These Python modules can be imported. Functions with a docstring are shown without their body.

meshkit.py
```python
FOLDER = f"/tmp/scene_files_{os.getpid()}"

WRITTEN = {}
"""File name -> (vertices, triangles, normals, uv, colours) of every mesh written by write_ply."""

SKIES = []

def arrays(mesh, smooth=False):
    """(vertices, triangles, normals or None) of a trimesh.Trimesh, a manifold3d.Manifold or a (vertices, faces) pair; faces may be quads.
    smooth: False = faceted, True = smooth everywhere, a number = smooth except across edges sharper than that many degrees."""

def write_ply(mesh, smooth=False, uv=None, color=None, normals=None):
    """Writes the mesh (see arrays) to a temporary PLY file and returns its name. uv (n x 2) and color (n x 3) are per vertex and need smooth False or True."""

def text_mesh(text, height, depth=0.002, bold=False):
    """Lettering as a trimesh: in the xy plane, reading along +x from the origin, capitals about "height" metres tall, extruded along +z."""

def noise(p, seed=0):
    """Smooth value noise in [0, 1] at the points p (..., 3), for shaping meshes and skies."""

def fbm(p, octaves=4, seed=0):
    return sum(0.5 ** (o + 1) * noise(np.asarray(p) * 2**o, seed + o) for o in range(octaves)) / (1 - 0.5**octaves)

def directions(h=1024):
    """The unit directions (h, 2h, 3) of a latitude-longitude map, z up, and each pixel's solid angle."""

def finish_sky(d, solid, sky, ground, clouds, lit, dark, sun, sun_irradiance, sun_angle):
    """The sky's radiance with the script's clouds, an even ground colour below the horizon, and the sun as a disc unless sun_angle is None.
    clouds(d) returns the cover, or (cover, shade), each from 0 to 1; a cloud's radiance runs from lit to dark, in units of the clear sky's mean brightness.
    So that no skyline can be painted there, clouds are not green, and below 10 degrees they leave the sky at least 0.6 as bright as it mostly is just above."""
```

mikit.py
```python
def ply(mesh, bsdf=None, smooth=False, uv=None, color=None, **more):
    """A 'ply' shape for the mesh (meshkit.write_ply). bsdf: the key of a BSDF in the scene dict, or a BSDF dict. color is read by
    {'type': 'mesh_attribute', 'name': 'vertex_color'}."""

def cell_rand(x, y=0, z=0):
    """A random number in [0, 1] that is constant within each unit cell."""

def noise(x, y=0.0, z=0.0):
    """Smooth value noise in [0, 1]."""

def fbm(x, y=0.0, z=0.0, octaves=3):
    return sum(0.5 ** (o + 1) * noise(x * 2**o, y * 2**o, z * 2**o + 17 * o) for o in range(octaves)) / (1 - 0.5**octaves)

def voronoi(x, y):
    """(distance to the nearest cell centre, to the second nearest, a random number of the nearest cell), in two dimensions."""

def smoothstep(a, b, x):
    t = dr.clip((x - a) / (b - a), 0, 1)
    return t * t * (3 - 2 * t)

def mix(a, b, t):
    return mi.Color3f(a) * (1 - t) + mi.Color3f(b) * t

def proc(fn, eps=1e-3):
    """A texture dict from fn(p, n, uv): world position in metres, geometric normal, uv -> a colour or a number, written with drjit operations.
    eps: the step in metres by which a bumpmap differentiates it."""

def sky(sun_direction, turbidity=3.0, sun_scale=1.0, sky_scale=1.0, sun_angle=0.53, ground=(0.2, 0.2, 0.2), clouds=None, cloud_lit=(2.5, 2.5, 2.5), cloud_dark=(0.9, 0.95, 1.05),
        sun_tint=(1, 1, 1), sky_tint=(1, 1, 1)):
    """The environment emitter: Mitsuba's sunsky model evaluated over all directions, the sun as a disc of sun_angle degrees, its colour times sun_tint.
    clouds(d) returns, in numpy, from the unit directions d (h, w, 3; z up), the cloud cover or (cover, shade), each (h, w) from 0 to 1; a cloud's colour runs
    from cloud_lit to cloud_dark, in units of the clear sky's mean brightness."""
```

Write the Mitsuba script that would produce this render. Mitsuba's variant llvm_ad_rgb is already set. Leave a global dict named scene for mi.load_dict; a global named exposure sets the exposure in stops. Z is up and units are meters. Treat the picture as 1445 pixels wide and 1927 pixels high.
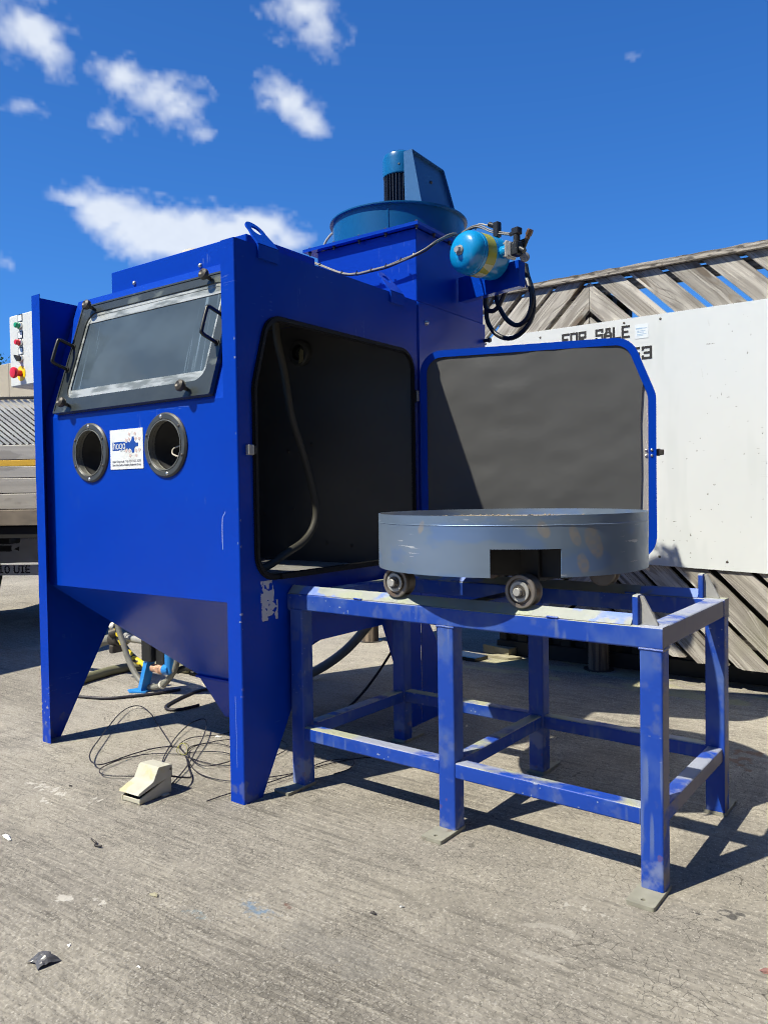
import math, random
import numpy as np
import drjit as dr
import mitsuba as mi
import trimesh, shapely
from shapely.geometry import Polygon, Point, box as sbox
from shapely import affinity
import mikit, meshkit
from mikit import proc, noise, fbm, voronoi, cell_rand, smoothstep, mix

rng = random.Random(7)
nrg = np.random.default_rng(7)
T = mi.ScalarTransform4f
scene, labels = {}, {}

# ------------------------------------------------------------------ camera, sky, exposure
YAW, PITCH, ROLL, FOC = -0.62221, -0.02519, -0.0147, 1450.05
CAM = np.array([2.4931, -2.3829, 1.38])
fw_ = np.array([math.sin(YAW) * math.cos(PITCH), math.cos(YAW) * math.cos(PITCH), math.sin(PITCH)])
r_ = np.array([math.cos(YAW), -math.sin(YAW), 0.0])
u_ = np.cross(r_, fw_)
up_ = -math.sin(ROLL) * r_ + math.cos(ROLL) * u_
scene['camera'] = {'type': 'perspective', 'fov_axis': 'y', 'fov': math.degrees(2 * math.atan(963.5 / FOC)), 'near_clip': 0.05, 'far_clip': 2000.0,
                   'to_world': T().look_at(origin=CAM.tolist(), target=(CAM + fw_).tolist(), up=up_.tolist())}
exposure = 2.1
SUN = (-0.2489, -0.5387, 0.8049)

CLOUDS = [  # azimuth, elevation, half widths, strength: the clouds that drift over the yard
    (149.6, 28.5, 1.5, 1.0, 1.25), (148.0, 27.6, 1.0, .8, .9), (150.8, 30.3, 1.0, .6, .5), (143.8, 26.9, 1.2, .8, .95), (141.6, 26.5, 1.2, .7, .9), (139.7, 25.8, 1.3, 1.0, 1.1),
    (144.4, 24.2, .9, .5, .55), (138.3, 24.3, 1.0, .4, .4), (132.9, 26.8, 1.3, .8, 1.1), (131.5, 26.2, 1.0, .9, 1.0), (130.4, 25.2, .8, .6, .9), (131.0, 31.6, 1.9, 1.1, .85), (129.4, 30.2, 1.1, .9, .5),
    (146.6, 19.6, 1.2, .7, .8), (144.9, 18.9, 1.6, .9, 1.2), (142.8, 18.1, 1.9, 1.1, 1.5), (140.4, 17.7, 1.9, 1.2, 1.6), (138.0, 18.1, 1.9, 1.1, 1.5), (135.8, 18.5, 1.7, .9, 1.3), (133.9, 18.6, 1.4, .8, 1.1), (132.4, 17.8, 1.2, .7, .8),
    (150.0, 24.5, .9, .35, .5), (147.6, 20.6, .5, .3, .4), (151.2, 15.2, .7, .5, .42), (107.6, 28.0, .4, .3, .3),
    (175, 22, 5, 1.8, 1.0), (205, 27, 5, 2.0, .9), (60, 21, 5, 1.6, .9), (12, 27, 5, 2.0, .9), (-70, 20, 6, 2.0, .9), (160, 44, 6, 3, .7), (-40, 40, 6, 3, .7)]


def clouds(d):
    az = np.degrees(np.arctan2(d[..., 1], d[..., 0]))
    el = np.degrees(np.arcsin(np.clip(d[..., 2], -1, 1)))
    base = np.zeros(az.shape)
    for a, e, wa, we, s in CLOUDS:
        da = (az - a + 180) % 360 - 180
        m = (np.abs(da) < 4 * wa) & (np.abs(el - e) < 4 * we)
        base[m] += s * np.exp(-((da[m] / wa) ** 2 + ((el[m] - e) / we) ** 2) * .8)
    cover, shade = np.zeros(az.shape), np.zeros(az.shape)
    m = base > .03
    q = np.stack([az[m] * .62, el[m] * .85, 0 * az[m]], -1)
    wq = np.stack([meshkit.fbm(q * .9, 3, 5), meshkit.fbm(q * .9 + 31, 3, 6), 0 * az[m]], -1) * .9
    n1 = meshkit.fbm(q * 1.4 + wq, 6, 1)
    n2 = meshkit.fbm(q * 3.4 + wq * 2 + 9, 5, 3)
    c = base[m] * (.62 + .66 * n1) + (n1 - .5) * .80 + (n2 - .5) * .36 - .10
    c = np.clip(c, 0, 1.25)
    cover[m] = 1 - np.exp(-1.35 * c ** 1.35)
    shade[m] = np.clip(.10 + .5 * (c - .55) * (1 - n2), 0, 1) * .6
    return np.clip(cover, 0, .97), shade


scene['sky'] = mikit.sky(SUN, turbidity=2.6, sun_angle=0.6, clouds=clouds, cloud_lit=(3.3, 3.5, 3.7), cloud_dark=(2.2, 2.4, 2.75), sky_tint=(.37, .88, 1.50), sky_scale=.68, sun_scale=1.25, sun_tint=(.89, 1.0, 1.08),
                         ground=(.2, .19, .17))


# ------------------------------------------------------------------ helpers
def num(base):
    if base not in scene and base not in labels and not any(k.startswith(base + '__') for k in scene):
        return base
    i = 1
    while True:
        k = f'{base}_{i:03d}'
        if k not in scene and k not in labels and not any(x.startswith(k + '__') for x in scene):
            return k
        i += 1


def add(base, mesh, mat, smooth=30, parent=None, kind=None, label=None):
    key = num((parent + '__' if parent else '') + base)
    scene[key] = mikit.ply(mesh, mat, smooth=smooth)
    if kind or label:
        labels[key] = {}
        if kind: labels[key]['kind'] = kind
        if label: labels[key]['label'] = label
    return key


def thing(base, label, cat, group=None):
    key = num(base)
    labels[key] = {'label': label, 'category': cat}
    if group: labels[key]['group'] = group
    return key


cat = trimesh.util.concatenate


def cbox(x0, x1, y0, y1, z0, z1, r=.003):
    lo, hi = np.array([x0, y0, z0], float), np.array([x1, y1, z1], float)
    r = min(r, *(0.45 * (hi - lo)))
    pts = []
    for i in range(8):
        s = np.array([i & 1, i >> 1 & 1, i >> 2 & 1])
        c = np.where(s, hi, lo); k = np.where(s, -r, r)
        for a in range(3):
            q = c + k; q[a] = c[a]; pts.append(q)
    return trimesh.convex.convex_hull(np.array(pts))


def ext(poly, t0, t1, plane='xy'):
    """Extrude a shapely polygon between t0 and t1 along the axis the plane leaves out."""
    geoms = getattr(poly, 'geoms', [poly])
    out = []
    for g in geoms:
        if g.is_empty or g.area < 1e-9: continue
        m = trimesh.creation.extrude_polygon(g, t1 - t0, engine='earcut')
        v = np.array(m.vertices); v[:, 2] += t0
        f = np.array(m.faces)
        if plane == 'xz':
            v = v[:, [0, 2, 1]]; f = f[:, ::-1]
        elif plane == 'yz':
            v = v[:, [2, 0, 1]]
        out.append(trimesh.Trimesh(v, f, process=False))
    return cat(out)


def rrect(x0, x1, y0, y1, r, n=4):
    return sbox(x0 + r, y0 + r, x1 - r, y1 - r).buffer(r, quad_segs=n)


def frame_map(m, o, ex, ey, ez):
    """Local (x, y, z) -> o + x ex + y ey + z ez."""
    m = m.copy()
    v = np.array(m.vertices)
    m.vertices = np.asarray(o, float) + v[:, :1] * np.asarray(ex, float) + v[:, 1:2] * np.asarray(ey, float) + v[:, 2:] * np.asarray(ez, float)
    if np.dot(np.cross(ex, ey), ez) < 0:
        m.invert()
    return m


def lathe(prof, o=(0, 0, 0), axis=(0, 0, 1), n=40):
    p = np.array(prof, float)
    m = trimesh.creation.revolve(p, sections=n)
    if m.volume < 0: m.invert()
    a = np.array(axis, float); a /= np.linalg.norm(a)
    h = np.array([1, 0, 0]) if abs(a[0]) < .9 else np.array([0, 1, 0])
    x = np.cross(h, a); x /= np.linalg.norm(x)
    return frame_map(m, o, x, np.cross(a, x), a)


def cyl(p0, p1, r, n=20, ch=0.0):
    p0, p1 = np.array(p0, float), np.array(p1, float)
    L = np.linalg.norm(p1 - p0)
    prof = [(0, 0), (r - ch, 0), (r, ch), (r, L - ch), (r - ch, L), (0, L)] if ch else [(0, 0), (r, 0), (r, L), (0, L)]
    return lathe(prof, p0, p1 - p0, n)


def spline(pts, n=8):
    p = np.array(pts, float)
    p = np.vstack([2 * p[0] - p[1], p, 2 * p[-1] - p[-2]])
    out = []
    for i in range(1, len(p) - 2):
        for t in np.arange(n) / n:
            out.append(.5 * ((2 * p[i]) + (-p[i - 1] + p[i + 1]) * t + (2 * p[i - 1] - 5 * p[i] + 4 * p[i + 1] - p[i + 2]) * t * t + (-p[i - 1] + 3 * p[i] - 3 * p[i + 1] + p[i + 2]) * t ** 3))
    out.append(p[-2])
    return np.array(out)


def tube(pts, r, sides=10, n=8, smooth=True):
    p = spline(pts, n) if smooth and len(pts) > 2 else np.array(pts, float)
    t = np.gradient(p, axis=0); t /= np.linalg.norm(t, axis=1, keepdims=True)
    a = np.cross(t[0], [0, 0, 1] if abs(t[0][2]) < .9 else [1, 0, 0]); A = []
    for k in range(len(p)):
        a = a - t[k] * (a @ t[k]); a /= np.linalg.norm(a); A.append(a)
    A = np.array(A); B = np.cross(t, A)
    an = np.arange(sides) * 2 * np.pi / sides
    rr = np.broadcast_to(r, (len(p),))[:, None, None]
    v = (p[:, None] + rr * (np.cos(an)[None, :, None] * A[:, None] + np.sin(an)[None, :, None] * B[:, None])).reshape(-1, 3)
    i, j = np.meshgrid(np.arange(len(p) - 1), np.arange(sides), indexing='ij')
    q = np.stack([i * sides + j, i * sides + (j + 1) % sides, (i + 1) * sides + (j + 1) % sides, (i + 1) * sides + j], -1).reshape(-1, 4)
    f = np.vstack([q[:, [0, 1, 2]], q[:, [0, 2, 3]]])
    c0, c1 = len(v), len(v) + 1
    v = np.vstack([v, p[0], p[-1]])
    e = (len(p) - 1) * sides
    caps = [[c0, (k + 1) % sides, k] for k in range(sides)] + [[c1, e + k, e + (k + 1) % sides] for k in range(sides)]
    m = trimesh.Trimesh(v, np.vstack([f, caps]), process=False)
    return m


def ngon(o, axis, r, h, n=6, r2=None):
    return lathe([(0, 0), (r, 0), (r, h * .8), (r * .85, h), (0, h)], o, axis, n)


def dome(o, axis, r, h, n=14):
    return lathe([(0, 0), (r, 0)] + [(r * math.cos(a), h * math.sin(a)) for a in np.linspace(.2, 1.5, 5)] + [(0, h)], o, axis, n)


def hull(pts):
    return trimesh.convex.convex_hull(np.array(pts, float))


def slab(m, ts):
    return m


# ------------------------------------------------------------------ materials
def rgb(*c): return {'type': 'rgb', 'value': list(c)}


def tex(c): return proc(c) if callable(c) else rgb(*c)


def mat(name, color, rough=.5, metallic=0.0, spec=.5, bump=None, bscale=.001, eps=1e-3, coat=0.0):
    b = {'type': 'principled', 'base_color': tex(color), 'roughness': proc(rough) if callable(rough) else rough, 'metallic': metallic, 'specular': spec}
    if coat: b['clearcoat'] = coat; b['clearcoat_gloss'] = .9
    b = {'type': 'twosided', 'bsdf': b}
    if bump is not None:
        b = {'type': 'bumpmap', 'tex': proc(bump, eps), 'scale': bscale, 'bsdf': b}
    scene[name] = b


def inbox(p, x0, x1, y0, y1, z0, z1):
    return (p.x > x0) & (p.x < x1) & (p.y > y0) & (p.y < y1) & (p.z > z0) & (p.z < z1)


def sel(m): return dr.select(m, mi.Float(1), mi.Float(0))


def scratches(a, b, dens, thr=.72):
    """thin short marks: streaks in a stretched noise gated by patches"""
    n = noise(a * dens * .12, b * dens)
    return smoothstep(thr, thr + .05, n) * smoothstep(.55, .68, noise(a * 3.1 + 5, b * 3.7 + 9))


def cabinet_blue(p, n, uv):
    c = mix((.0003, .034, .36), (.0005, .040, .40), fbm(p.x * 1.7, p.y * 1.7, p.z * 1.7))
    # chalky handling marks and grime left of the glove ports
    patch = smoothstep(.56, .72, fbm(p.x * 7 + 3, p.y * 7, p.z * 3.2, 4)) * sel(inbox(p, -1.6, -1.18, -1, .12, 1.05, 1.55)) * smoothstep(.35, .7, noise(p.x * 2 + 1, p.z * 1.9))
    c = mix(c, (.02, .075, .34), .55 * patch)
    # fine scratches
    s1 = smoothstep(.88, .92, noise(p.x * 160 + p.y * 160, p.z * 14)) * smoothstep(.80, .87, noise(p.x * 5 + p.y * 4 + 2.3, p.z * 5.1))
    s2 = smoothstep(.89, .92, noise(p.x * 18 + p.y * 18 + 40, p.z * 190)) * smoothstep(.82, .88, noise(p.x * 4.3 + p.y * 4 + 7.3, p.z * 6.1))
    c = mix(c, (.08, .14, .45), .45 * dr.maximum(s1, s2))
    # one long key scratch on the front panel, paint rubbed through on the side by the table
    d = dr.abs(p.x + .152 + .012 * noise(p.z * 9, 1.0) - .03 * smoothstep(1.27, 1.33, p.z)) - .0030
    c = mix(c, (.22, .27, .52), sel((d < 0) & (p.z > 1.13) & (p.z < 1.315) & (p.y < .2)) * .8)
    d2 = dr.abs(p.x + .040 + .010 * noise(p.z * 6, 4.0) + .012 * (p.z - .3)) - .0014
    c = mix(c, (.16, .22, .50), sel((d2 < 0) & (p.z > .16) & (p.z < .48) & (p.y < .003)) * .7)
    nn = fbm(p.y * 26, p.z * 22, 3.0, 4)
    w1 = sel((p.x > -.02) & (p.y > .125) & (p.y < .197 + .02 * noise(p.z * 40, 2.0)) & (p.z > .885) & (p.z < .984))
    w2 = sel((p.x > -.02) & (p.y > .13) & (p.y < .235) & (p.z > .80) & (p.z < .89)) * smoothstep(.5, .53, fbm(p.y * 34, p.z * 30, 7.0, 3) + .25 * smoothstep(.19, .14, p.y))
    w = dr.maximum(w1 * smoothstep(.36, .39, nn), w2)
    c = mix(c, (.52, .52, .54), w * .92)
    # chips on arrises
    ch = smoothstep(.80, .83, noise(p.x * 95, p.y * 95, p.z * 60)) * smoothstep(.62, .7, noise(p.x * 8, p.y * 8, p.z * 6 + 3))
    edge = sel((p.x > -.012) & (p.y < .012)) + sel((p.x < -1.535) & (p.y < .012) & (p.z < .5))
    c = mix(c, (.25, .28, .40), .8 * ch * dr.minimum(edge, 1))
    foot = smoothstep(.50, .68, fbm(p.x * 26, p.y * 26, p.z * 16, 5)) * sel(p.z < .085 + .06 * noise(p.x * 30, p.y * 30, 4.0))
    return mix(c, (.10, .13, .24), foot * .5)


sheet_wave = lambda p, n, uv: noise(p.x * 2.3 + 1, p.y * 2.3 + 4, p.z * 2.3) + .35 * noise(p.x * 6 + 5, p.y * 6, p.z * 6)
mat('cabinet_paint', cabinet_blue, rough=.33, spec=.20, bump=sheet_wave, bscale=.009, eps=.02)
mat('cabinet_paint_gloss', lambda p, n, uv: mix((.0005, .036, .36), (.001, .044, .41), fbm(p.x * 2, p.y * 2, p.z * 2)), rough=.28, spec=.32, bump=sheet_wave, bscale=.009, eps=.02)


def table_blue(p, n, uv):
    c = mix((.006, .042, .30), (.014, .060, .37), fbm(p.x * 3, p.y * 3, p.z * 3))
    fade = smoothstep(.48, .70, fbm(p.x * 9, p.y * 9, p.z * 5 + 3, 5))
    c = mix(c, (.060, .115, .34), fade * .7)
    st = smoothstep(.60, .85, noise(p.x * 60 + p.y * 60, p.z * 5)) * smoothstep(.5, .7, fbm(p.x * 5, p.y * 5, p.z * 3 + 9, 3))
    c = mix(c, (.11, .16, .32), st * .75)
    gy = smoothstep(.56, .74, fbm(p.x * 22 + 7, p.y * 22, p.z * 14, 5))
    c = mix(c, (.10, .14, .28), gy * .40)
    # bare and dusty wear on the trodden upper faces, in patches
    wear = smoothstep(.34, .52, fbm(p.x * 6.5 + 2, p.y * 11, p.z * 3, 5)) * sel(n.z > .6)
    c = mix(c, mix((.30, .32, .37), (.36, .37, .22), smoothstep(.45, .6, noise(p.x * 4 + 9, p.y * 9))), .85 * wear)
    rub = smoothstep(.54, .68, fbm(p.x * 13, p.y * 13 + 4, p.z * 11, 5)) * sel(p.z < .22)
    c = mix(c, (.16, .20, .36), .75 * rub)
    spots = smoothstep(.87, .91, noise(p.x * 85, p.y * 85, p.z * 85)) * smoothstep(.5, .7, noise(p.x * 4, p.y * 4, p.z * 4 + 7))
    c = mix(c, (.30, .35, .47), spots * .7)
    rust = smoothstep(.84, .88, noise(p.x * 34 + 8, p.y * 34, p.z * 30)) * sel(p.z < .15)
    c = mix(c, (.20, .085, .04), rust * .3)
    # right hand end: paint rubbed down to primer and scale
    end = sel(n.x > .8) * sel(p.x > 1.70) * smoothstep(.33, .55, fbm(p.y * 6, p.z * 9, 2.0, 5))
    end = dr.maximum(end, sel(n.x > .8) * sel((p.x > 1.70) & (p.z > .83)) * smoothstep(.25, .4, fbm(p.y * 8, p.z * 12, 5.0, 4)))
    return mix(c, (.17, .15, .16), .8 * end)


mat('table_paint', table_blue, rough=.45, spec=.3, bump=lambda p, n, uv: fbm(p.x * 60, p.y * 60, p.z * 60, 3), bscale=.0006)


def strip_fn(p, n, uv):
    c = mix((.20, .225, .21), (.31, .325, .305), fbm(p.x * 14, p.y * 22, p.z * 5, 4))
    blue = smoothstep(.50, .60, fbm(p.x * 7 + 4, p.y * 16, 1.0, 5)) * dr.maximum(sel(p.x < .62), sel((p.x > 1.42)))
    return mix(mix(c, (.10, .18, .55), blue * .85), (.30, .34, .20), .4 * smoothstep(.6, .7, fbm(p.x * 12 + 8, p.y * 30, 3.0)))


mat('worn_rail_steel', strip_fn, rough=.5, metallic=.1)


def drum_fn(p, n, uv):
    c = mix((.14, .20, .29), (.21, .265, .355), fbm(p.x * 3, p.y * 3, p.z * 7, 4))
    pr_ = smoothstep(.52, .66, fbm(p.x * 5 + 11, p.y * 5, p.z * 9, 4))
    c = mix(c, (.10, .19, .42), .5 * pr_)
    sc = smoothstep(.875, .90, noise(p.x * 16 + p.y * 7, p.z * 150)) * smoothstep(.6, .75, noise(p.x * 5, p.y * 5, p.z * 6))
    c = mix(c, (.62, .63, .66), .7 * sc)
    # spots of reflected light painted on the drum wall as brownish patches
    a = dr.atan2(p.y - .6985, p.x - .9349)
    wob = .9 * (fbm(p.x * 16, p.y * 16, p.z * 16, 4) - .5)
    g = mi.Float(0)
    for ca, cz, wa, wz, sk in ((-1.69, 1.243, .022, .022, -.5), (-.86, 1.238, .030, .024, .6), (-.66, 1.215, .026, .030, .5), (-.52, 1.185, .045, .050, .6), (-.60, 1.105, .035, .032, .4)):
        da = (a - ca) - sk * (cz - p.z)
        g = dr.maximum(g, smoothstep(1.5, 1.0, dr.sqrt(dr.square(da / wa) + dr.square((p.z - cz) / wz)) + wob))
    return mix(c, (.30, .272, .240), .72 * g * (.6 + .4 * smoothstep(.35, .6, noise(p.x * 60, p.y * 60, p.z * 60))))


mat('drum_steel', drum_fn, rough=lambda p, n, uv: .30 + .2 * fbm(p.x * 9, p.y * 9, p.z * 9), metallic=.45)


def deck_fn(p, n, uv):
    s = noise(p.x * 160, p.y * 160, p.z * 160)
    c = mix((.20, .16, .12), (.36, .30, .23), fbm(p.x * 18, p.y * 18, 0.0, 4))
    return mix(mix(c, (.08, .06, .05), smoothstep(.62, .8, s)), (.55, .52, .46), smoothstep(.86, .95, noise(p.x * 120 + 7, p.y * 120)))


mat('gritty_deck', deck_fn, rough=.85, bump=lambda p, n, uv: fbm(p.x * 90, p.y * 90, 0.0, 3), bscale=.006)
mat('dark_iron', lambda p, n, uv: mix((.05, .045, .042), (.11, .10, .09), fbm(p.x * 25, p.y * 25, p.z * 25, 4)), rough=.5, metallic=.5)
mat('wheel_iron', lambda p, n, uv: mix(mix((.13, .115, .105), (.24, .21, .19), fbm(p.x * 25, p.y * 25, p.z * 25, 4)), (.16, .09, .05), smoothstep(.6, .75, noise(p.x * 40, p.y * 40, p.z * 40)) * .5), rough=.45, metallic=.5)
mat('bright_steel', (.62, .60, .57), rough=.28, metallic=.9)
mat('dull_steel', lambda p, n, uv: mix((.30, .30, .29), (.46, .45, .43), fbm(p.x * 20, p.y * 20, p.z * 20, 4)), rough=.45, metallic=.4)
mat('plate_dirty', lambda p, n, uv: mix(mix((.19, .185, .155), (.29, .285, .235), fbm(p.x * 30, p.y * 30, p.z * 9, 4)), (.11, .075, .05), smoothstep(.58, .74, fbm(p.x * 30 + 5, p.y * 30, p.z * 40, 4)) * .6), rough=.7)
mat('black_rubber', lambda p, n, uv: mix((.006, .006, .0065), (.010, .010, .011), fbm(p.x * 9, p.y * 9, p.z * 9)), rough=.62, spec=.3)
mat('hose_rubber', (.018, .019, .020), rough=.42)
mat('door_lining', lambda p, n, uv: mix((.064, .066, .069), (.078, .080, .083), fbm(p.x * 3, p.y * 3, p.z * 5, 4)), rough=.50, spec=.45,
    bump=lambda p, n, uv: fbm(p.x * 40, p.y * 40, p.z * 60, 3), bscale=.0004)
mat('grey_panel', lambda p, n, uv: mix((.29, .275, .265), (.37, .355, .345), fbm(p.x * 12, p.y * 12, p.z * 12, 4)), rough=.5)
mat('black_plastic', (.016, .017, .018), rough=.38)
mat('frame_black', lambda p, n, uv: mix(mix((.022, .028, .030), (.038, .046, .046), fbm(p.x * 7, p.y * 7, p.z * 7)), (.16, .18, .16), smoothstep(.60, .75, fbm(p.x * 9 + 3, p.z * 14, 2.0, 5)) * .45), rough=.30, spec=.6)
mat('window_tape', lambda p, n, uv: mix((.20, .22, .21), (.46, .48, .465), smoothstep(.3, .62, fbm(p.x * 9, p.z * 40, 1.0, 5))), rough=.32, metallic=.35)
mat('ring_black', lambda p, n, uv: mix((.030, .033, .033), (.065, .068, .066), fbm(p.x * 30, p.y * 30, p.z * 30, 4)), rough=.42)
mat('ring_lip', (.22, .22, .20), rough=.35, metallic=.3)
mat('sleeve_rubber', lambda p, n, uv: mix((.030, .030, .032), (.055, .055, .056), fbm(p.x * 12, p.y * 12, p.z * 12, 4)), rough=.55)
mat('cord_white', (.62, .60, .54), rough=.6)
mat('white_label', lambda p, n, uv: mix((.66, .68, .69), (.61, .62, .61), smoothstep(.6, .75, fbm(p.x * 20, p.z * 20, 0.0, 3))), rough=.35)
mat('logo_blue', (.010, .055, .30), rough=.4)
mat('logo_pink', (.55, .44, .42), rough=.4)
mat('print_grey', (.16, .16, .20), rough=.5)
mat('box_white', lambda p, n, uv: mix((.53, .55, .55), (.58, .595, .59), fbm(p.x * 8, p.y * 8, p.z * 8)), rough=.45)
mat('button_green', (.01, .28, .13), rough=.3)
mat('button_red', (.60, .015, .03), rough=.3)
mat('disc_yellow', (.78, .55, .01), rough=.4)
mat('fan_blue', lambda p, n, uv: mix(mix((.001, .070, .20), (.002, .092, .25), fbm(p.x * 3, p.y * 3, p.z * 3, 4)), (.015, .11, .25), smoothstep(.58, .75, fbm(p.x * 6, p.y * 6 + 4, p.z * 3)) * .6), rough=.30)
mat('motor_blue', lambda p, n, uv: mix((.001, .095, .26), (.002, .12, .31), fbm(p.x * 5, p.y * 5, p.z * 5)), rough=.26, coat=.5)
mat('guard_blue', lambda p, n, uv: mix((.018, .095, .24), (.034, .125, .29), fbm(p.x * 6, p.y * 6, p.z * 4, 4)), rough=.4)
mat('motor_fin', (.012, .022, .045), rough=.45, metallic=.2)
mat('tank_blue', lambda p, n, uv: mix((.001, .21, .48), (.002, .24, .53), fbm(p.x * 6, p.y * 6, p.z * 6)), rough=.18, coat=1.0)


def tank_band(p, n, uv):
    c = mix((.36, .34, .03), (.30, .31, .04), fbm(p.x * 20, p.y * 20, p.z * 20))
    cells = cell_rand(p.z * 26, p.x * 14)
    return mix(c, (.55, .56, .40), sel(cells > .68) * .7)


mat('tank_label', tank_band, rough=.35)


def wood_fn(p, n, uv):
    # boards run at 45 degrees either side of the joint at x = .401
    k = dr.select(p.x > .401, mi.Float(1), mi.Float(-1))
    along = (k * p.x - p.z) * .7071
    across = (k * p.x + p.z) * .7071
    cell = dr.floor((across * 1.41421 - 3.107) / .2545 - .1)
    b = cell_rand(cell, k + 3, 1)
    al = along + 7.3 * b
    warp = fbm(al * 1.3, across * 3.5, 1.0, 2)
    kx, ky = al * 1.15, across * 5.0
    kn = voronoi(kx, ky)
    kk = kn[0] + .5 * (1 - smoothstep(.35, .5, kn[2]))               # only some cells hold a knot
    pull = .05 * smoothstep(.5, .1, kk)
    g = fbm(al * .9 + 2.0 * warp, (across + pull) * 34 + 3.5 * warp, 2.0, 4)
    f = noise(al * 2.2 + warp, (across + pull) * 210 + 12 * warp)
    c = mix((.30, .28, .25), (.48, .455, .415), smoothstep(.32, .66, g))
    c = mix(c, (.16, .14, .12), smoothstep(.56, .78, f) * .60)
    c = mix(c, (.22, .20, .18), smoothstep(.52, .74, fbm(al * 6, across * 20 + 3, 7.0, 4)) * .55)
    c = mix(c, (.58, .55, .50), smoothstep(.60, .78, fbm(al * 3, across * 15, 5.0, 3)) * .5)
    c = mix(c, (.15, .115, .085), smoothstep(.12, .07, kk) * .85)
    c = mix(c, (.26, .21, .16), smoothstep(.03, .0, dr.abs(kk - .165)) * .5)
    c = mix(c, (.09, .075, .06), smoothstep(.90, .93, noise(al * .8, across * 95)) * .8)
    green = smoothstep(.55, .75, fbm(p.x * 3, p.z * 3 + 7, 1.0, 4)) * sel(p.z < .7)
    return mix(c * (.78 + .32 * b), (.24, .24, .16), green * .3)


mat('weathered_board', wood_fn, rough=.85, bump=lambda p, n, uv: noise((dr.select(p.x > .401, mi.Float(1), mi.Float(-1)) * p.x + p.z) * 90, (p.x - p.z) * 2), bscale=.003)


def rail_wood(p, n, uv):
    g = fbm(p.x * 2.5, p.y * 40, p.z * 60, 4)
    c = mix((.13, .115, .10), (.38, .35, .31), smoothstep(.3, .7, g))
    return mix(c, (.045, .04, .035), smoothstep(.55, .68, fbm(p.x * 16, p.y * 30, p.z * 50 + 4, 4)) * .8)


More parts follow.
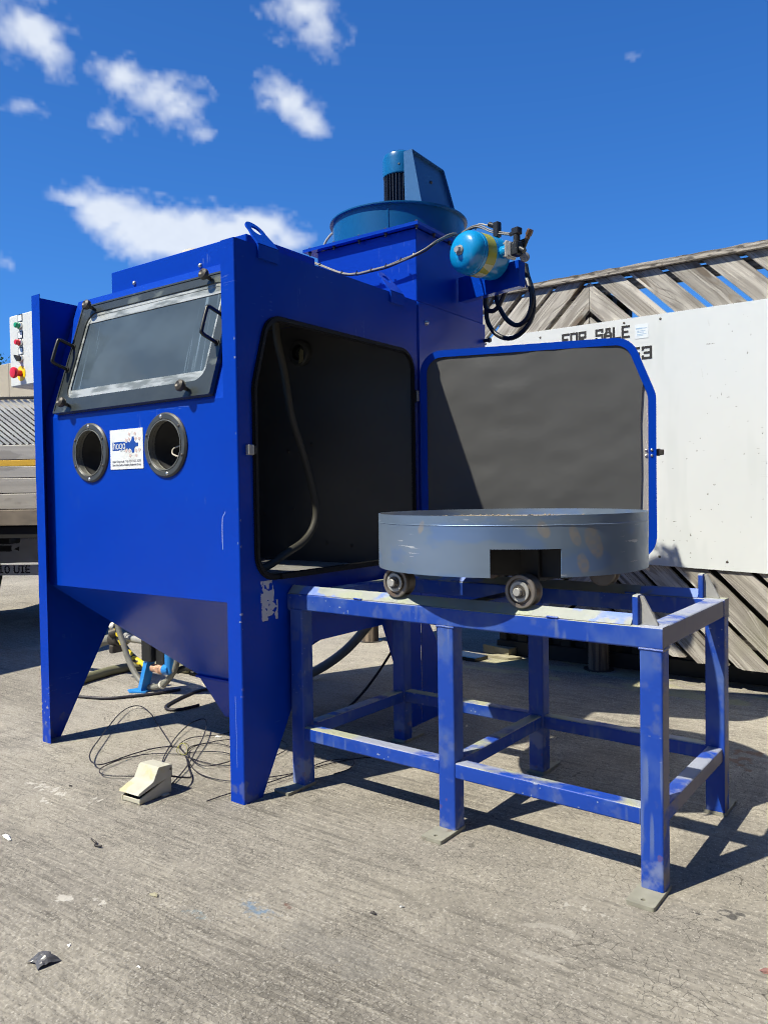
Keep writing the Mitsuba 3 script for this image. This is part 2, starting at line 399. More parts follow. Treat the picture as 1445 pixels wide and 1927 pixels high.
mat('weathered_rail', rail_wood, rough=.9, bump=lambda p, n, uv: fbm(p.x * 14, p.y * 60, p.z * 60, 3), bscale=.006)
mat('post_wood', lambda p, n, uv: mix((.09, .07, .055), (.24, .19, .14), smoothstep(.3, .7, fbm(p.x * 50, p.y * 50, p.z * 3, 4))), rough=.9)


def board_fn(p, n, uv):
    c = mix((.60, .635, .655), (.645, .67, .68), fbm(p.x * 2.2, p.z * 2.2, 0.0, 4))
    c = mix(c, (.50, .545, .55), smoothstep(.60, .74, fbm(p.x * 6 + 4, p.z * 1.3, 0.0, 4)) * .28)
    s = smoothstep(.90, .92, noise(p.x * 7, p.z * 150)) * smoothstep(.80, .87, noise(p.x * 2.3 + 1, p.z * 2.7))
    s2 = smoothstep(.90, .92, noise(p.x * 150 + p.z * 22, p.z * 6)) * smoothstep(.83, .88, noise(p.x * 2.6 + 8, p.z * 2.9))
    c = mix(c, (.52, .54, .54), dr.maximum(s, s2) * .6)
    k = smoothstep(.955, .97, noise(p.x * 44 + 3, p.z * 60)) * smoothstep(.62, .72, noise(p.x * 3, p.z * 3 + 6))
    return mix(c, (.10, .10, .09), k * .8)


mat('white_board', board_fn, rough=.30, spec=.4)
mat('sign_black', (.018, .018, .019), rough=.55)
mat('notice_paper', lambda p, n, uv: mix((.62, .68, .74), (.68, .73, .78), fbm(p.x * 30, p.z * 30, 0.0)), rough=.5)
mat('notice_print', (.30, .44, .62), rough=.5)


def ground_fn(p, n, uv):
    x, y = p.x, p.y
    big = fbm(x * .55 + 3, y * .55, 1.0, 4)
    mid = fbm(x * 2.6, y * 3.4 + 7, 2.0, 4)
    c = mix((.208, .192, .168), (.262, .243, .212), smoothstep(.3, .7, big))
    c = mix(c, (.300, .277, .236), smoothstep(.48, .75, mid) * .55)
    c = mix(c, (.160, .147, .127), smoothstep(.56, .76, fbm(x * 1.7 + 11, y * 2.4, 4.0, 4)) * .55)
    # broom finish running along the slab
    w = fbm(x * 1.3, y * 2, 3.0, 3)
    br = noise(x * 8, y * 125 + 1.5 * w)
    br2 = noise(x * 13 + 9, y * 70 + 1.2 * w)
    gate = smoothstep(.25, .6, noise(x * .9 + 4, y * 1.7))
    c = c * (1 - .20 * smoothstep(.54, .82, br) * gate - .12 * smoothstep(.56, .82, br2))
    gr_ = smoothstep(.80, .90, noise(x * 1.1 + 3, y * 36 + .8 * w)) * smoothstep(.40, .62, noise(x * 7, y * 12))
    c = c * (1 - .20 * gr_)
    c = mix(c, (.40, .372, .32), smoothstep(.70, .86, noise(x * 10 + 7, y * 140 + 2 * w)) * .26 * gate)
    # aggregate speckle
    sp = noise(x * 210, y * 210)
    sp2 = noise(x * 95 + 4, y * 95)
    c = mix(c, (.46, .435, .39), smoothstep(.72, .92, sp) * .42)
    c = mix(c, (.085, .078, .068), smoothstep(.76, .92, noise(x * 170 + 50, y * 170)) * .50)
    c = c * (.86 + .28 * sp2)
    # map cracking of the surface skin
    v = voronoi(x * 22 + 1.6 * noise(x * 9, y * 9), y * 30 + 1.6 * noise(x * 9 + 9, y * 9))
    v2 = voronoi(x * 40 + 1.4 * noise(x * 15, y * 15), y * 46)
    g2 = smoothstep(.42, .62, noise(x * 1.1 + 2, y * 1.4 + 8))
    c = c * (1 - .55 * smoothstep(.055, .012, v[1] - v[0]) * g2 * smoothstep(.42, .6, noise(x * 9, y * 9)))
    c = c * (1 - .40 * smoothstep(.09, .02, v2[1] - v2[0]) * (1 - g2 * .5) * smoothstep(.45, .65, noise(x * 4 + 5, y * 4)))
    # spilled whitewash, blue paint, red mark, oil, rust and moss: the stains on the slab
    def spot(cx, cy, rx, ry, f=22.0, t=.5, soft=.10):
        d = dr.sqrt(dr.square((x - cx) / rx) + dr.square((y - cy) / ry))
        return smoothstep(t, t + soft, fbm(x * f + cx * 7, y * f + 3, 5.0, 4) + .32 * (1 - d)) * sel(d < 1.6)
    wh = dr.maximum(spot(-.93, -.38, .22, .05, 44, .72), dr.maximum(spot(-.62, -.33, .06, .04, 40, .64), spot(-.80, -.47, .05, .02, 40, .64)))
    wh = dr.maximum(wh, dr.maximum(spot(.06, -.91, .035, .02, 40, .58), spot(.163, -.85, .05, .02, 40, .6)))
    wh = dr.maximum(wh, spot(1.55, .02, .30, .030, 44, .78) * .7)
    c = mix(c, (.48, .46, .42), wh * .65)
    c = mix(c, (.11, .18, .27), spot(.655, -.58, .070, .042, 60, .50, .42) * .7)
    c = mix(c, (.16, .24, .28), spot(.52, -.72, .06, .02, 60, .58, .3) * .5)
    c = mix(c, (.13, .065, .05), spot(.72, -.51, .022, .016, 50, .46, .3) * .8)
    d = dr.sqrt(dr.square((x - 1.53) / 1.2) + dr.square(y + .216))
    ring = smoothstep(.02, .006, dr.abs(d - .085)) * smoothstep(.48, .6, noise(x * 16 + 2, y * 20))
    c = mix(c, (.40, .38, .34), ring * .35)
    c = mix(c, (.035, .035, .037), dr.maximum(spot(1.977, .273, .05, .03, 22, .5), spot(1.86, .20, .07, .012, 30, .62)) * .75)
    c = mix(c, (.20, .19, .175), spot(1.05, -.62, .30, .10, 9, .66) * .35)
    c = mix(c, (.17, .075, .035), spot(1.62, 1.75, .20, .22, 18, .66) * .6)
    moss = smoothstep(.45, .62, fbm(x * 5, y * 9, 3.0, 4)) * sel((y > 2.85) & (y < 3.6) & (x > -.6))
    c = mix(c, (.30, .30, .16), moss * .55)
    return c


def ground_bump(p, n, uv):
    x, y = p.x, p.y
    w = fbm(x * 1.3, y * 2, 3.0, 3)
    return .30 * noise(x * 8, y * 125 + 1.5 * w) + .55 * noise(x * 130, y * 130) + .4 * noise(x * 60 + 3, y * 60) + .6 * fbm(x * 12, y * 18, 1.0, 2)


mat('concrete_slab', ground_fn, rough=.88, spec=.3, bump=ground_bump, bscale=.0042, eps=.0015)
mat('cream_plastic', lambda p, n, uv: mix(mix((.40, .385, .31), (.50, .49, .42), fbm(p.x * 25, p.y * 25, p.z * 25, 4)), (.48, .40, .15), smoothstep(.54, .68, fbm(p.x * 16 + 3, p.y * 16, p.z * 16, 4)) * .5), rough=.5)
mat('cable_dark', (.020, .018, .026), rough=.5)
mat('cable_pale', (.42, .39, .33), rough=.5)
mat('signal_grey', (.20, .19, .17), rough=.45)
mat('nut_brown', (.14, .085, .055), rough=.4, metallic=.5)
mat('tie_yellow', (.34, .33, .10), rough=.5)
mat('hose_grey', lambda p, n, uv: mix((.13, .13, .115), (.20, .195, .17), fbm(p.x * 12, p.y * 12, p.z * 12, 4)), rough=.5)
mat('hose_inner', (.055, .053, .044), rough=.6)
mat('hose_olive', lambda p, n, uv: mix((.11, .11, .06), (.20, .19, .11), fbm(p.x * 10, p.y * 10, p.z * 10, 4)), rough=.6)
mat('hose_yellow', lambda p, n, uv: mix((.66, .50, .02), (.02, .02, .02), smoothstep(.50, .54, noise(p.x * 30, p.y * 30, p.z * 34))), rough=.5)
mat('blue_bar', lambda p, n, uv: mix((.01, .16, .50), (.03, .22, .56), fbm(p.x * 14, p.y * 14, p.z * 14)), rough=.4)
mat('copper_pink', (.52, .32, .22), rough=.45, metallic=.3)
mat('plank_alloy', lambda p, n, uv: mix(mix((.30, .28, .25), (.42, .39, .35), fbm(p.y * 2, p.z * 40, 2.0, 4)), (.18, .16, .14), smoothstep(.58, .72, fbm(p.y * 7, p.z * 9, 7.0, 4)) * .5), rough=.55)
mat('beam_rusty', lambda p, n, uv: mix((.10, .085, .07), (.24, .20, .16), fbm(p.y * 9, p.z * 12, p.x * 6, 4)), rough=.8)
mat('tape_orange', (.62, .36, .03), rough=.4)
mat('chassis_black', (.010, .010, .011), rough=.6)
mat('mesh_white', (.50, .50, .48), rough=.5)
mat('lamp_board', lambda p, n, uv: mix((.30, .31, .31), (.44, .45, .45), fbm(p.x * 9, p.y * 9, p.z * 9, 4)), rough=.5)
mat('rusty_angle', lambda p, n, uv: mix((.20, .12, .08), (.36, .28, .22), fbm(p.x * 20, p.y * 20, p.z * 20, 4)), rough=.8)
mat('plate_white', (.62, .63, .62), rough=.4)
mat('wall_concrete', lambda p, n, uv: mix((.32, .28, .22), (.385, .345, .275), fbm(p.x * .8, p.y * .8, p.z * 1.2, 5)), rough=.9)
mat('tyre', (.014, .014, .015), rough=.75)
mat('car_paint', (.015, .016, .018), rough=.25, coat=.8)
mat('added_dark_cladding', lambda p, n, uv: mix((.020, .022, .022), (.032, .034, .034), fbm(p.x * 2, p.y * 2, p.z * .7, 4)), rough=.6)
mat('added_dark_brick', lambda p, n, uv: mix((.10, .055, .04), (.16, .085, .06), cell_rand(p.x * 4.4, p.z * 13.0)), rough=.9)
mat('bark', lambda p, n, uv: mix((.07, .055, .04), (.14, .11, .08), fbm(p.x * 6, p.y * 6, p.z * 2, 4)), rough=.9)
scene['leaf'] = {'type': 'principledthin', 'base_color': proc(lambda p, n, uv: mix((.030, .060, .012), (.075, .12, .030), fbm(p.x * 2, p.y * 2, p.z * 2))), 'roughness': .5, 'diff_trans': .6}
mat('red_stone', (.20, .10, .09), rough=.7)
mat('plastic_scrap', (.09, .09, .10), rough=.35)
mat('paper_scrap', (.72, .72, .70), rough=.7)
mat('added_dark_wood', lambda p, n, uv: mix((.030, .026, .022), (.06, .052, .043), fbm(p.x * 20, p.y * 30, p.z * 20, 4)), rough=.9)
mat('rotten_wood', lambda p, n, uv: mix((.16, .14, .09), (.36, .34, .24), fbm(p.x * 20, p.y * 30, p.z * 20, 4)), rough=.9)


def glass_weight(p, n, uv):
    # blasting dust, frosting and rim smears on the pane, plus painted bluish sky reflection
    d = .23 + .09 * smoothstep(.3, .7, fbm(p.x * 3, p.z * 5, 0.0, 4))
    st = smoothstep(.58, .74, fbm((p.x + .10 * p.z) * 46, p.z * 2.0, 1.0, 4)) * dr.maximum(sel(p.x < -1.24), sel(p.x > -.47))
    sp = smoothstep(.80, .88, noise(p.x * 34, p.z * 30)) * smoothstep(.4, .6, noise(p.x * 6, p.z * 6)) * .25
    return dr.minimum(d + .40 * st, .9)


scene['dust_and_sky_pane'] = {'type': 'blendbsdf', 'weight': proc(glass_weight), 'a': {'type': 'thindielectric', 'int_ior': 1.5},
                       'b': {'type': 'twosided', 'bsdf': {'type': 'principled', 'base_color': rgb(.17, .25, .33), 'roughness': .5}}}  # bluish dust colour also stands in for the reflected sky

# ------------------------------------------------------------------ setting: ground
g = []
xs = np.concatenate([[-140, -60, -25], np.linspace(-10, 8, 10), [25, 60, 140]]); ys = np.concatenate([[-60, -25], np.linspace(-8, 16, 13), [40, 100, 180]])
gx, gy = np.meshgrid(xs, ys)
v = np.stack([gx.ravel(), gy.ravel(), 0 * gx.ravel()], -1)
i, j = np.meshgrid(np.arange(len(ys) - 1), np.arange(len(xs) - 1), indexing='ij'); nx_ = len(xs)
q = np.stack([i * nx_ + j, i * nx_ + j + 1, (i + 1) * nx_ + j + 1, (i + 1) * nx_ + j], -1).reshape(-1, 4)
add('ground', trimesh.Trimesh(v, np.vstack([q[:, [0, 1, 2]], q[:, [0, 2, 3]]]), process=False), 'concrete_slab', smooth=False, kind='structure')

# ------------------------------------------------------------------ timber fence and the white board on it
fence = thing('wooden_fence', 'weathered grey timber fence of slanting boards meeting in a chevron behind the white board', 'fence')
YF0, YF1 = 3.172, 3.216
PITCH_ = .2545
FX0, FX1 = -1.84, 3.3
for side in (1, -1):
    for k in range(-6, 15):
        lo, hi = 3.107 - PITCH_ * k, 3.313 - PITCH_ * k       # (x mirrored about .401) + z
        lo += rng.uniform(-.006, .006); hi += rng.uniform(-.006, .006)
        zb = (.165 if side > 0 and lo - .401 > .62 else .33) + rng.uniform(-.03, .035)
        ztop = 2.925
        xmax = (FX1 - .401) if side > 0 else (.401 - FX0)
        P = Polygon([(lo - 5 - .401, 5), (hi - 5 - .401, 5), (hi + 3 - .401, -3), (lo + 3 - .401, -3)])
        P = P.intersection(sbox(.0025, zb, xmax, ztop))
        if P.is_empty or P.area < .004 or P.geom_type != 'Polygon': continue
        # chewed lower ends
        if P.bounds[1] < .3:
            xs_ = np.linspace(P.bounds[0] - .01, P.bounds[2] + .01, 14)
            P2 = P.difference(Polygon([(xs_[0], -1)] + [(a, zb + max(0, rng.gauss(.004, .014))) for a in xs_] + [(xs_[-1], -1)]))
            if P2.geom_type == 'Polygon': P = P2
        P = P.buffer(-.002).buffer(.002, quad_segs=2)
        if P.geom_type != 'Polygon': continue
        P = affinity.translate(affinity.scale(P, side, 1, origin=(0, 0)), .401, 0)
        dy = rng.uniform(-.004, .004)
        add('board', ext(P, YF0 + dy, YF1 + dy, 'xz'), 'weathered_board', smooth=False, parent=fence)
        # nails
        cx, cz = P.centroid.x, P.centroid.y
        if P.bounds[3] > 2.9 and P.bounds[0] > -.6 and P.bounds[2] < 2.4:
            lowx = min((c for c in P.exterior.coords if c[1] > 2.9), key=lambda c: c[0])[0]; hix = max((c for c in P.exterior.coords if c[1] > 2.9), key=lambda c: c[0])[0]
            if hix - lowx > .1:
                for fx in (.32, .70):
                    add('nail', dome((lowx + fx * (hix - lowx) + side * .02, YF0 + dy, 2.875 + rng.uniform(-.012, .012)), (0, -1, 0), .0075, .004, 8), 'dark_iron', parent=fence)
# cap rail with a ragged weathered upper edge, carrying rails, posts
xs_ = np.linspace(FX0 - .04, FX1, 120)
top = [(a, 2.968 + .006 * meshkit.noise([[a * 9, 0, 0]])[0] + (.004 if rng.random() < .1 else 0)) for a in xs_]
add('cap_rail', ext(Polygon([(xs_[0], 2.930)] + [(FX1, 2.930)] + top[::-1]), 3.135, 3.265, 'xz'), 'weathered_rail', smooth=False, parent=fence)
for zc in (2.865, 1.55, .33):
    add('back_rail', cbox(FX0, FX1, YF1 + .006, YF1 + .05, zc - .042, zc + .042, .004), 'weathered_rail', smooth=False, parent=fence)
for px_ in (.386, -1.80, 2.57):
    m = trimesh.creation.cylinder(radius=.078, height=2.85, sections=22)
    vv = np.array(m.vertices); vv[:, 2] += 1.425; rr = 1 + .05 * (meshkit.noise(vv * [20, 20, 1.5]) - .5); vv[:, :2] *= rr[:, None]
    m.vertices = vv + [px_, YF1 + .055 + .08, 0]
    add('post', m, 'post_wood', smooth=50, parent=fence)
    P = Point(px_, YF1 + .135).buffer(.115, quad_segs=8).difference(Point(px_, YF1 + .135).buffer(.084, quad_segs=8))
    add('post_collar', ext(P, .001, .006), 'dark_iron', smooth=False, parent=fence)

sgn = thing('white_sign_board', 'large white for sale board fixed flat across the timber fence', 'sign board')
add('panel', ext(Polygon([(-.95, 2.602), (2.75, 2.598), (2.75, .770), (-.95, .905)]), 3.152, 3.166, 'xz'), 'white_board', smooth=False, parent=sgn)


GLYPH = {'F': ['11111', '1....', '1....', '1111.', '1....', '1....', '1....'], 'O': ['11111', '1...1', '1...1', '1...1', '1...1', '1...1', '11111'],
         'R': ['11111', '1...1', '1...1', '11111', '1.1..', '1..1.', '1...1'], 'S': ['11111', '1...1', '1....', '11111', '....1', '1...1', '11111'],
         'A': ['.111.', '.1.1.', '.1.1.', '1...1', '11111', '1...1', '1...1'], 'L': ['1....', '1....', '1....', '1....', '1....', '1....', '11111'],
         'E': ['11111', '1....', '1....', '1111.', '1....', '1....', '11111'], '5': ['11111', '1....', '1....', '11111', '....1', '1...1', '11111'],
         '3': ['11111', '1...1', '....1', '.1111', '....1', '1...1', '11111']}


def block_text(s, x0, z0, h, adv, w, y0, y1):
    """Heavy block capitals with clipped corners, cut from strokes."""
    for k, ch in enumerate(s):
        if ch not in GLYPH: continue
        g = GLYPH[ch]; P = []
        on = {(c, 6 - r) for r, row in enumerate(g) for c, q in enumerate(row) if q == '1'}
        for c, r in on:
            for dc, dr_ in ((1, 0), (0, 1), (1, 1), (1, -1)):
                if (c + dc, r + dr_) in on and (dc == 0 or dr_ == 0 or ((c + dc, r) not in on and (c, r + dr_) not in on)):
                    P.append(shapely.LineString([(c / 4, r / 6), ((c + dc) / 4, (r + dr_) / 6)]))
        G = affinity.scale(shapely.union_all(P), w * .80, h * .82, origin=(0, 0)).buffer(h * .088, cap_style='square', join_style='bevel').buffer(-.003).buffer(.006).buffer(-.003)
        add('letter' if ch.isalpha() else 'digit', ext(affinity.translate(G, x0 + k * adv + w * .10, z0 + h * .09).buffer(0), y0, y1, 'xz'), 'sign_black', smooth=False, parent=sgn)


def text(s, x0, z0, h, width=None, y=3.151, bold=True, depth=.0015):
    m = meshkit.text_mesh(s, h, depth, bold)
    v = np.array(m.vertices)
    if width: v[:, 0] = (v[:, 0] - v[:, 0].min()) * width / (v[:, 0].max() - v[:, 0].min())
    f = np.array(m.faces)
    return trimesh.Trimesh(np.stack([x0 + v[:, 0], y - v[:, 2], z0 + v[:, 1]], -1), f, process=False)


block_text('FOR SALE', .197, 2.462, .090, .0645, .056, 3.1495, 3.1512)
block_text('53', .706, 2.296, .092, .084, .070, 3.1495, 3.1512)
add('notice', ext(sbox(.745, 2.446, .838, 2.546), 3.1495, 3.1512, 'xz'), 'notice_paper', smooth=False, parent=sgn, label='small pale blue paper notice stuck beside the lettering')
pl = [ext(sbox(.752, 2.512, .79, 2.522), 3.1486, 3.1492, 'xz')] + [ext(sbox(.757, z, .757 + w, z + .004), 3.1486, 3.1492, 'xz') for z, w in ((2.497, .06), (2.487, .05), (2.474, .066), (2.464, .04))] + [ext(sbox(.79, 2.514, .826, 2.519), 3.1486, 3.1492, 'xz')]
add('notice_lettering', cat(pl), 'notice_print', smooth=False, parent=sgn)
for x, z in ((-.45, 2.56), (.02, 2.55), (.665, 2.572), (.92, 2.565), (1.75, 2.56), (.72, .94), (1.35, .88), (.905, .90), (1.9, 1.7)):
    add('screw', dome((x, 3.152, z), (0, -1, 0), .009, .005, 10), 'dark_iron', parent=sgn)

# dark container shape added behind the fence to darken the gaps between its boards
con = thing('added_dark_container', 'dark container shape added close behind the fence to darken the gaps between its boards', 'container')
pf = [(-.52, 3.475)]
for k in range(29):
    x = -.52 + k * .19
    pf += [(x + .06, 3.475), (x + .085, 3.51), (x + .145, 3.51), (x + .17, 3.475)]
pf += [(5.0, 3.475), (5.0, 5.9), (-.52, 5.9)]
add('shell', ext(Polygon(pf), .12, 2.50), 'added_dark_cladding', smooth=False, parent=con)
add('frame', cat([cbox(-.54, 5.02, 3.46, 5.92, .0, .119, .004), cbox(-.54, 5.02, 3.46, 5.92, 2.501, 2.56, .004)]), 'added_dark_cladding', parent=con)
plt_ = thing('added_pallet_stack', 'stack of dark pallets added on the container to keep the sky out of the fence gaps', 'pallet')  # added so that no sky shows through the upper fence gaps
for k in range(4):
    z = 2.562 + k * .105
    add('deck_boards', cat([cbox(-.50 + q * .12, -.50 + q * .12 + .1, 3.48, 4.4, z + .078, z + .10, .002) for q in range(7)]), 'added_dark_wood', smooth=False, parent=plt_)
    add('bearer', cat([cbox(-.50, .33, y, y + .09, z, z + .0775, .002) for y in (3.48, 3.9, 4.3)]), 'added_dark_wood', smooth=False, parent=plt_)

# ------------------------------------------------------------------ blasting cabinet
cab = thing('blast_cabinet', 'tall blue steel blasting cabinet with viewing window, two glove ports and open side door', 'blast cabinet')
W, H, D = 1.62, 2.505, 1.452
hole = Polygon([(.105, 1.0), (1.388, 1.0), (1.388, 2.19), (.197, 2.19), (.105, 1.87)]).buffer(-.105, quad_segs=8).buffer(.105, quad_segs=8)
side = Polygon([(.008, 0), (.113, 0), (.482, .651), (1.065, .648), (1.353, 0), (D, 0), (D, H), (.008, H)])


def corner_flange(x0, x1, ydir=1):
    """front return of the folded side sheet, with the small bend radius of the fold"""
    return


# right: sheet + folded flange in one
def folded(xo, s):
    """cross section of the folded front corner: xo = outer plane, s = +1 when the flange runs towards -x"""
    out = [(0, .03), (0, .009)] + [(-.009 + .009 * math.cos(a), .009 - .009 * math.sin(a)) for a in np.linspace(0, math.pi / 2, 6)][1:] + [(-.086, 0), (-.086, .0035), (-.0045, .0035), (-.0045, .03)]
    return Polygon([(xo + s * a, b) for a, b in out]).buffer(0)


side_r = ext(side.difference(hole), -.004, 0, 'yz')
side_r = cat([side_r, ext(folded(0, 1), 0, H)])
add('side_panel', side_r, 'cabinet_paint', smooth=35, parent=cab)
side_l = ext(side, -W, -W + .004, 'yz')
side_l = cat([side_l, ext(folded(-W, -1), 0, H)])
add('side_panel', side_l, 'cabinet_paint', smooth=35, parent=cab)
# inward lining of the chamber
add('chamber_lining', cat([ext(Polygon([(.062, .90), (D - .012, .90), (D - .012, 2.485), (.285, 2.485), (.062, 1.82)]).difference(hole.buffer(.004)), -.012, -.006, 'yz'),
                           ext(Polygon([(.062, .90), (D - .012, .90), (D - .012, 2.485), (.285, 2.485), (.062, 1.82)]), -W + .008, -W + .014, 'yz'),
                           ext(sbox(-W + .016, .90, -.014, 2.485), D - .016, D - .008, 'xz'),
                           ext(sbox(-W + .016, .29, -.014, D - .018), 2.486, 2.492)]), 'door_lining', smooth=False, parent=cab)
# front
FY = .05
AX, AZ, AR = (-1.161, -.545), (1.614, 1.626), .128
fp = sbox(-1.588, .888, -.006, 1.822)
for a, z in zip(AX, AZ): fp = fp.difference(Point(a, z).buffer(AR, quad_segs=12))
add('front_panel', ext(fp, FY, FY + .004, 'xz'), 'cabinet_paint', smooth=False, parent=cab)
fpl = sbox(-1.58, .90, -.014, 1.80)
for a, z in zip(AX, AZ): fpl = fpl.difference(Point(a, z).buffer(AR, quad_segs=12))
add('front_lining', ext(fpl, FY + .006, FY + .011, 'xz'), 'door_lining', smooth=False, parent=cab)
# sloping window panel; local u = x, w = up the slope, h = outward
A0, B0 = np.array([0, FY, 1.822]), np.array([0, .276, 2.520])
SL = np.linalg.norm(B0 - A0); ew = (B0 - A0) / SL; eh = np.array([0, -ew[2], ew[1]]); ex = np.array([1.0, 0, 0])
S = lambda m: frame_map(m, A0, ex, ew, eh)
pane_hole = rrect(-1.40, -.275, .092, .612, .07, 6)
add('slope_panel', cat([S(ext(sbox(-1.588, 0, -.006, SL).difference(pane_hole), -.004, 0)), ext(sbox(-1.588, .276, -.006, .292), 2.505, 2.5195)]), 'cabinet_paint_gloss', smooth=False, parent=cab)
add('slope_lining', S(ext(sbox(-1.58, .02, -.014, SL - .02).difference(pane_hole), -.012, -.007)), 'door_lining', smooth=False, parent=cab)
add('roof_panel', ext(sbox(-W + .006, .292, -.006, D), 2.4935, 2.4985), 'cabinet_paint_gloss', smooth=False, parent=cab)
add('back_panel', ext(sbox(-W + .006, .66, -.006, 2.492), D - .004, D, 'xz'), 'cabinet_paint_gloss', smooth=False, parent=cab)
lb = add('lamp_housing', cbox(-1.293, -.22, .293, .80, 2.4990, 2.642, .004), 'cabinet_paint', parent=cab)
add('bolt', dome((-1.085, .292, 2.548), (0, -1, 0), .013, .012), 'bright_steel', parent=lb)
add('bolt', dome((-.549, .292, 2.546), (0, -1, 0), .013, .012), 'bright_steel', parent=lb)
add('vent_collar', lathe([(.10, 0), (.115, 0), (.115, .12), (.095, .14), (.0, .145), (0, .13), (.10, .12)], (-.98, .66, 2.64), n=32), 'cable_pale', parent=cab)

# window frame: black plate, tape bands, pane, knobs, handles
wf = add('window_frame', S(cat([ext(rrect(-1.475, -.205, .012, .668, .01).difference(pane_hole), .003, .027),
                                ext(rrect(-1.475, -.205, .012, .668, .01).difference(rrect(-1.465, -.215, .022, .658, .01)), .0272, .031)])), 'frame_black', smooth=False, parent=cab)
add('pane', S(ext(pane_hole.buffer(.002), .012, .0122)), 'dust_and_sky_pane', smooth=False, parent=wf)
# one sheet for the glass: drop the back face
_pm = S(trimesh.Trimesh(*(lambda e: (np.array(e.vertices), np.array(e.faces)[np.array(e.face_normals)[:, 2] > .5]))(ext(pane_hole.buffer(.002), .012, .0122)), process=False))
scene[wf + '__pane'] = mikit.ply(_pm, 'dust_and_sky_pane', smooth=False)
add('sealing_strip', S(ext(sbox(-1.39, .553, -.285, .609).intersection(pane_hole.buffer(-.003)), .0135, .0165)), 'window_tape', smooth=False, parent=wf)
add('sealing_strip', S(ext(sbox(-1.39, .095, -.285, .145).intersection(pane_hole.buffer(-.003)), .0135, .0165)), 'window_tape', smooth=False, parent=wf)
rim = pane_hole.buffer(-.001).difference(pane_hole.buffer(-.019))
add('edge_seal', S(ext(rim, .0167, .0195)), 'window_tape', smooth=False, parent=wf)
for x, w in ((-1.365, .640), (-.400, .640), (-.372, .052), (-1.345, .052)):
    k = S(lathe([(0, .03), (.010, .03), (.010, .05), (.017, .052), (.026, .060), (.029, .070), (.026, .082), (.014, .090), (.008, .086), (0, .086)], (x, w, 0), (0, 0, 1), 20))
    add('clamp_knob', k, 'dark_iron', smooth=40, parent=wf)
for x in (-1.452, -.240):
    pts = [(x, .275, .027), (x, .275, .105), (x, .279, .118), (x, .290, .126), (x, .400, .126), (x, .411, .118), (x, .415, .105), (x, .415, .027)]
    add('grab_handle', cat([S(tube(pts, .0095, 10, 3)), S(cyl((x, .275, .027), (x, .275, .033), .016, 14)), S(cyl((x, .415, .027), (x, .415, .033), .016, 14))]), 'black_plastic', smooth=40, parent=wf)

# glove ports
for n_, (a, z) in enumerate(zip(AX, AZ)):
    ringm = lathe([(.121, -.012), (.158, -.012), (.158, .006), (.150, .014), (.128, .014), (.121, .008)], (a, FY, z), (0, -1, 0), 48)
    k = add('glove_port', ringm, 'ring_black', smooth=35, parent=cab)
    add('bore_lip', lathe([(.1205, -.025), (.1225, -.025), (.1225, .0155), (.1195, .0155)], (a, FY, z), (0, -1, 0), 48), 'ring_lip', smooth=50, parent=k)
    for q_ in range(6):
        t = math.radians(90 + 60 * q_ + 8 * n_)
        add('rivet', dome((a + .140 * math.cos(t), FY - .014, z + .140 * math.sin(t)), (0, -1, 0), .0075 if q_ % 3 else .010, .006, 10), 'bright_steel' if q_ % 3 == 0 else 'dark_iron', parent=k)
    # rubber glove sleeve hanging into the chamber from the bore
    sec = []
    for t_, (dx, dz, r1) in zip(np.linspace(0, 1, 9), [(0, 0, .119), (.0, -.004, .116), (.01, -.012, .110), (.02, -.03, .10), (.03, -.055, .088), (.05, -.09, .075), (.06, -.14, .066), (.065, -.19, .058), (.065, -.25, .045)]):
        ang = np.linspace(0, 2 * np.pi, 28, endpoint=False)
        wob = 1 + .10 * t_ * np.sin(3 * ang + 5 * t_) + .05 * t_ * np.sin(7 * ang)
        sec.append(np.stack([a + dx + r1 * wob * np.cos(ang), FY + .03 + .40 * t_ + 0 * ang, z + dz + r1 * wob * np.sin(ang)], -1))
    vv = np.concatenate(sec); ff = []
    for r0 in range(8):
        for c0 in range(28):
            p_, q_ = r0 * 28 + c0, r0 * 28 + (c0 + 1) % 28
            ff += [[p_, q_, p_ + 28], [q_, q_ + 28, p_ + 28]]
    add('sleeve', trimesh.Trimesh(vv, ff, process=False), 'sleeve_rubber', smooth=True, parent=k)
    if n_ == 1:
        add('draw_cord', tube([(a + .10, FY + .05, z - .062), (a + .04, FY + .04, z - .055), (a - .01, FY + .045, z - .04), (a - .02, FY + .06, z - .015), (a + .005, FY + .08, z + .0)], .0038, 8), 'cable_pale', parent=k)
    else:
        add('cuff_tab', hull([(a + .02 + dx, FY + .05 + dy, z - .105 + dz) for dx in (0, .05) for dy in (0, .01) for dz in (0, .035)]), 'cable_pale', parent=k)

# sticker: label plate with its emblem
st = add('maker_label', ext(sbox(-.988, 1.519, -.720, 1.722), FY - .003, FY - .0005, 'xz'), 'white_label', smooth=False, parent=cab)


def lab(poly): return affinity.translate(affinity.scale(poly, .268, .203, origin=(0, 0)), -.988, 1.519)


